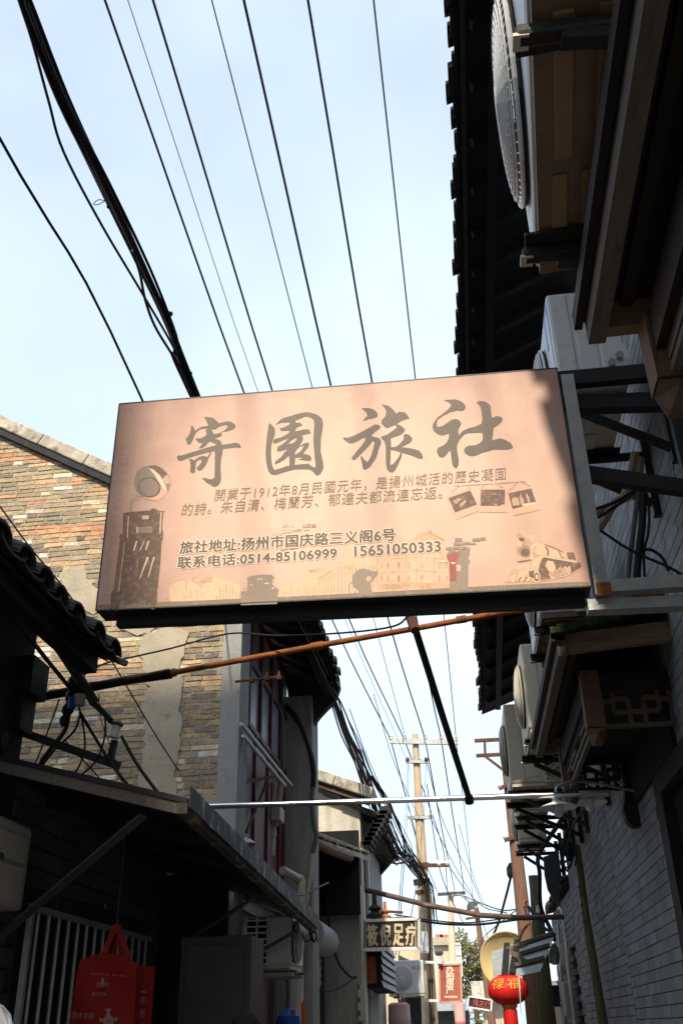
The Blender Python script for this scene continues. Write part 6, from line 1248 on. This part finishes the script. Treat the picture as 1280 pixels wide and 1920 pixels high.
# ================================================================ cables and fittings in front of the brick gable
GYc = 4.95
cg = 'wires in front of the brick gable'
def gw_(px, r, label, Ys=None, m=M_rubber, nm='cable'):
    return cable(nm, [at(x, y, Y=(Ys[i] if Ys else GYc)) for i, (x, y) in enumerate(px)], r, label, m=m, group=cg, n=5)
pline('conduit_pipe', [at(-12,1025,Y=3.5), at(70,1150,Y=4.1), at(158,1285,Y=4.9), at(178,1318,Y=4.98)], .028, 'grey conduit pipe running under the left tiled eave', M_greypaint)
gw_([(-10,1095),(60,1200),(140,1300)], .012, 'dark cable beside the grey conduit under the left eave', [3.6,4.2,4.9])
tag(MB().tube(smoothpts([at(172,1316,Y=4.97), at(186,1328,Y=4.96), at(200,1342,Y=4.95), at(208,1352,Y=4.94)]), [.018]*19, 7).build('taped_cable_end', M_rubber, smooth=True), 'taped black cable end leaving the conduit towards the porcelain insulator', 'cable')
gw_([(-5,942),(60,1030),(130,1115),(195,1215),(240,1290),(290,1375),(335,1445)], .0045, 'long thin wire slanting down across the brick gable', [4.2,4.4,4.6,4.9,5.2,5.6,6.0])
gw_([(150,1270),(195,1245),(240,1234),(320,1216),(430,1188),(520,1192),(640,1187),(735,1175),(768,1152)], .0055, 'thin wire from the conduit to the sign bottom across the gable', [4.95,4.95,4.95,4.98,5.0,4.9,4.7,4.4,4.0])
gw_([(150,1335),(180,1385),(215,1440),(268,1506)], .009, 'black cable slanting from the conduit to the awning top')
gw_([(228,1380),(262,1440),(318,1514)], .0095, 'black cable slanting from the porcelain insulator to the awning corner')
gw_([(147,1320),(158,1370),(158,1410),(140,1450),(105,1467)], .006, 'black loop hanging below the conduit junction, inner one')
gw_([(197,1335),(197,1380),(178,1430),(130,1470)], .006, 'black loop hanging below the conduit junction, outer one')
gw_([(152,1335),(140,1370),(104,1405),(80,1435),(60,1458)], .007, 'black cable curving left from the junction to the awning')
gw_([(128,1300),(126,1360),(95,1405),(78,1430),(76,1462)], .014, 'thickest black cable curving left from the junction to the awning')
gw_([(112,1310),(85,1385),(57,1458)], .005, 'thin straight wire from the junction down to the awning')
gw_([(122,1388),(170,1440),(218,1494)], .004, 'hairline wire slanting below the insulator bar')
gw_([(185,1300),(190,1350),(208,1400),(240,1500)], .003, 'faint hairline wire beside the porcelain insulator')
gw_([(125,1220),(145,1245),(143,1290),(130,1330),(122,1345)], .009, 'grey cable looping over the conduit junction', m=M_grey_cable)
jn = thing('cable_junction', at(145,1285,Y=4.9), 'lump of taped cable ends below the left eave', 'junction')
for (x, y, r_) in ((143,1280,.05),(138,1305,.045),(150,1300,.04),(128,1330,.035),(122,1350,.03)): b = MB(); b.lathe([(0,-r_*1.5),(r_*.8,-r_*.7),(r_,0),(r_*.7,r_),(0,r_*1.4)], at(x,y,Y=4.92), (.3,.2,1), 9); b.build('taped_joint', M_rubber, jn, smooth=True)
b = MB(); p = at(150,1313,Y=4.88); b.lathe([(0,-.04),(.03,-.03),(.032,.03),(0,.04)], p, (0,0,1), 10); b.build('white_cap', M_pvc, jn, smooth=True); b = MB(); b.lathe([(0,-.04),(.022,-.03),(.022,.03),(0,.04)], at(136,1318,Y=4.87), (0,0,1), 10); b.build('blue_tape', M_blue, jn, smooth=True)
ib = thing('insulator_bar', at(130,1400,Y=5.0), 'dark iron bar with a white porcelain insulator in front of the gable', 'insulator')
MB().beam(at(38,1372,Y=4.85), at(226,1437,Y=5.0), .025, .04).build('bar', M_angle, ib)
MB().beam(at(205,1432,Y=4.98), at(216,1388,Y=4.98), .035, .03, up=(0,1,0)).build('pin_bracket', M_angle, ib)
b = MB(); p0 = at(213,1382,Y=4.98); ax_ = (at(221,1352,Y=4.98)-p0).normalized(); b.lathe([(0,-.005),(.032,-.004),(.034,.008),(.026,.012),(.025,.06),(.03,.07),(.022,.08),(.026,.09),(0,.092)], p0, ax_, 16); b.build('porcelain', M_porcelain, ib, smooth=True)
b = MB(); b.lathe([(.030,.062),(.036,.066),(.036,.076),(.030,.08)], p0, ax_, 14); b.build('tie_wire', M_rust2, ib)
tag(MB().lathe([(0,-.05),(.02,-.045),(.03,.0),(.02,.04),(0,.05)], at(6,1388,Y=4.6), (.1,0,1), 10).build('lamp_bulb', M_greypaint, smooth=True), 'small dull bulb on the dark wall at the left edge', 'bulb')
gw_([(4,1402),(15,1430),(35,1452)], .012, 'short black cable below the dull bulb at the left edge', [4.6,4.6,4.7])
# fittings on the shuttered facade
rd = thing('insulator_rod', at(485,1272,Y=7.55), 'rusty rod with three upright pins on the concrete corner pier', 'rod')
MB().tube([at(441,1278,Y=7.5), at(526,1269,Y=7.5)], .011, 6).build('rod', M_rust2, rd)
for x, y in ((473,1275),(501,1272),(523,1270)): b = MB(); b.lathe([(.022,-.02),(.026,.015),(.010,.025),(.008,.055),(0,.06)], at(x,y,Y=7.5), (0,0,1), 8); b.build('pin', M_rust2, rd)
rk = thing('drying_rack', at(500,1420,X=-1.72), 'grey steel drying rack poles along the red shutters', 'drying rack')
for dz, dx in ((0,0),(-.10,.02)):
    p, q = at(452,1357,X=-1.73), at(546,1473,X=-1.73); s_ = V((dx,0,dz)); MB().tube([p+s_, q+s_ if not dz else p.lerp(q,.8)+s_], .017, 8).build('rail', M_galv, rk, smooth=True)
MB().tube([at(457,1375,Y=7.7), at(449,1438,Y=7.7)], .012, 6).build('stay', M_galv, rk); MB().beam(at(460,1466,Y=8.2), at(516,1456,Y=9.3), .025, .03).build('bracket_arm', M_rust2, rk); MB().beam(at(502,1462,Y=9.2), at(462,1560,Y=8.4), .02, .025).build('bracket_brace', M_rust2, rk)
hp = thing('drain_hopper', at(512,1520,Y=9.9), 'yellowed square drain hopper with a downpipe on the facade', 'drain')
p, q = at(495,1511,Y=9.7), at(525,1537,Y=9.7); MB().box((p.x,9.7,q.z),(q.x,9.95,p.z)).build('hopper', M_pvc, hp, bevel=.01)
MB().tube([at(508,1536,Y=9.82), at(508,1549,Y=9.82)], .075, 14).build('socket', M_pvc, hp, smooth=True); MB().tube([at(508,1549,Y=9.82), at(506,1605,Y=9.82)], .05, 12).build('downpipe', M_pvc, hp, smooth=True); MB().tube([at(508,1558,Y=9.82), at(508,1570,Y=9.82)], .058, 12).build('downpipe_joint', M_pvc, hp, smooth=True)
for x0, x1 in ((507,506),(517,511),(529,522)): MB().tube([at(x0,1466,Y=9.75), at(x1,1512,Y=9.8)], .026, 8).build('inlet_pipe', M_pvc, hp, smooth=True)
hs = thing('hose', at(588,1450,Y=10.9), 'long hose curving from the eave down past the far concrete pier', 'hose')
hpx = [(537,1325),(552,1342),(566,1365),(577,1395),(586,1430),(588,1462),(585,1500),(588,1540),(592,1570),(586,1600),(582,1640),(578,1665),(574,1690),(566,1712)]
HP = [at(x, y, Y=10.5 if i < 1 else 10.35) for i, (x, y) in enumerate(hpx)]; sm = smoothpts(HP, 5)
MB().tube(sm[:28], .030, 8).build('black_sleeve', M_rubber, hs, smooth=True); MB().tube(sm[27:46], .027, 8).build('brown_sleeve', M_grey_cable, hs, smooth=True); MB().tube(sm[45:], .027, 8).build('pale_sleeve', M_pvc, hs, smooth=True)
cable('grey_conduit', [at(518,1318,Y=9.9), at(528,1335,Y=9.85), at(532,1380,Y=9.85), at(531,1430,Y=9.85), at(527,1455,Y=9.85)], .016, 'grey flexible conduit bending beside the red window', 'pipe', m=M_grey_cable, seg=7)
vc = thing('vent_cap', at(461,1605,Y=7.0), 'mushroom shaped vent cap above the awning edge', 'vent'); p = at(461,1606,Y=7.0)
MB().lathe([(.035,0),(.035,.04),(.055,.05),(.055,.065),(.03,.07),(.07,.08),(.07,.09),(.03,.12),(.008,.125),(.006,.14)], p, (0,0,1), 16).build('cap', M_galv, vc, smooth=True)
cable('gutter_pipe', [at(530,1632,Y=9.6), at(556,1646,Y=9.9), at(563,1652,Y=9.95), at(563,1700,Y=9.95), V((-1.70,9.95,.6))], .042, 'cream gutter pipe with an elbow below the red facade', 'pipe', m=M_pvc, seg=10)
cable('sagging_cable', [at(470,1600,Y=7.3), at(500,1640,Y=8), at(535,1668,Y=8.8), at(565,1678,Y=9.6), at(600,1662,Y=10.2), at(615,1655,Y=10.8)], .010, 'black cable sagging along the awning to the bamboo pole')
for k, lab in ((0,'wire fringe dangling at the awning tip, left'),(1,'wire fringe dangling at the awning tip, right')): cable('dangling_wire', [at(566+k*14,1748,Y=8.2), at(572+k*14,1765,Y=8.2), at(585+k*8,1758,Y=8.2), at(580+k*10,1745,Y=8.2), at(590+k*6,1768,Y=8.2)], .006, lab, n=4)

# ================================================================ passer-by whose head reaches into the frame
def skin_mesh(verts, edges, radii, sub=2):
    me = bpy.data.meshes.new('b'); me.from_pydata([V(v) for v in verts], edges, []); ob = bpy.data.objects.new('b', me); COL.objects.link(ob)
    sk = ob.modifiers.new('s', 'SKIN'); sk.use_smooth_shade = True
    for sv, r in zip(me.skin_vertices[0].data, radii): sv.radius = (r, r) if not isinstance(r, tuple) else r
    me.skin_vertices[0].data[0].use_root = True
    ss = ob.modifiers.new('u', 'SUBSURF'); ss.levels = sub; ss.render_levels = sub
    dg = bpy.context.evaluated_depsgraph_get(); dg.update(); out = bpy.data.meshes.new_from_object(ob.evaluated_get(dg)); bpy.data.objects.remove(ob); return out
pp = at(463,1898,Y=5.2); H = pp.z
pers = thing('person', (pp.x, 5.2, 0), 'black haired person whose head top just shows at the bottom edge', 'person')
def add_me(name, me, m, loc=(0,0,0)):
    me.materials.clear(); me.materials.append(m); o = bpy.data.objects.new(name, me); COL.objects.link(o); o.parent = pers; o.location = loc; return o
k = H/1.70
sk_v = [(0,0,.95),(0,.0,1.12),(0,.01,1.30),(0,.0,1.42),(0,-.01,1.48),(0,-.02,1.545),(.09,0,.88),(.10,-.03,.50),(.10,.10,.09),(.10,-.04,.04),(-.09,0,.88),(-.09,.06,.50),(-.09,-.06,.09),(-.09,-.18,.04),(.18,.0,1.38),(.23,.04,1.12),(.22,-.04,.88),(-.18,.0,1.38),(-.23,-.03,1.12),(-.22,-.12,.90)]
sk_e = [(0,1),(1,2),(2,3),(3,4),(4,5),(0,6),(6,7),(7,8),(8,9),(0,10),(10,11),(11,12),(12,13),(3,14),(14,15),(15,16),(3,17),(17,18),(18,19)]
sk_r = [.14,.125,.14,.09,.055,.095,.09,.062,.045,.035,.09,.062,.045,.035,.055,.042,.030,.055,.042,.030]
for side, base in ((1, 16), (-1, 19)):
    bx = sk_v[base]
    for f in range(5):
        i0 = len(sk_v); off = (-.03+.016*f) if f < 4 else -.035
        sk_v += [(bx[0], bx[1]+off, bx[2]-.07), (bx[0]-.01*side, bx[1]+off*1.1, bx[2]-(.13 if f < 4 else .10)+.006*abs(f-1.5))]
        sk_e += [(base, i0), (i0, i0+1)]; sk_r += [.012, .008]
me = skin_mesh([(x*k, y*k, z*k) for x, y, z in sk_v], sk_e, [r*k for r in sk_r]); add_me('body', me, M_skin)
me = skin_mesh([(x*k, y*k, z*k) for x, y, z in ((0,0,.92),(0,0,1.12),(0,.01,1.30),(0,0,1.41),(.18,0,1.38),(.235,.04,1.12),(.222,-.035,.92),(-.18,0,1.38),(-.235,-.03,1.12),(-.222,-.115,.93))], [(0,1),(1,2),(2,3),(3,4),(4,5),(5,6),(3,7),(7,8),(8,9)], [r*k for r in (.165,.15,.165,.10,.075,.058,.045,.075,.058,.045)]); add_me('jacket', me, M_coat)
me = skin_mesh([(x*k, y*k, z*k) for x, y, z in ((0,0,.93),(.09,0,.86),(.10,-.03,.5),(.10,.09,.11),(-.09,0,.86),(-.09,.06,.5),(-.09,-.06,.11))], [(0,1),(1,2),(2,3),(0,4),(4,5),(5,6)], [r*k for r in (.15,.105,.08,.065,.105,.08,.065)]); add_me('trousers', me, M_trouser)
me = bpy.data.meshes.new('hair'); bm = bmesh.new(); bmesh.ops.create_uvsphere(bm, u_segments=28, v_segments=18, radius=1)
hc = V((0, -.02*k, H-.115))
for v in bm.verts:
    j = 1 + .02*math.sin(v.co.x*17+v.co.z*9) + random.uniform(-.008,.008); v.co = V((v.co.x*.092*j, v.co.y*.108*j, v.co.z*(.115 if v.co.z > 0 else .09)*j))
bmesh.ops.delete(bm, geom=[v for v in bm.verts if v.co.z < -.04 and v.co.y > .03], context='VERTS')
for f in bm.faces: f.smooth = True
bm.to_mesh(me); bm.free(); add_me('hair', me, M_hair, hc)
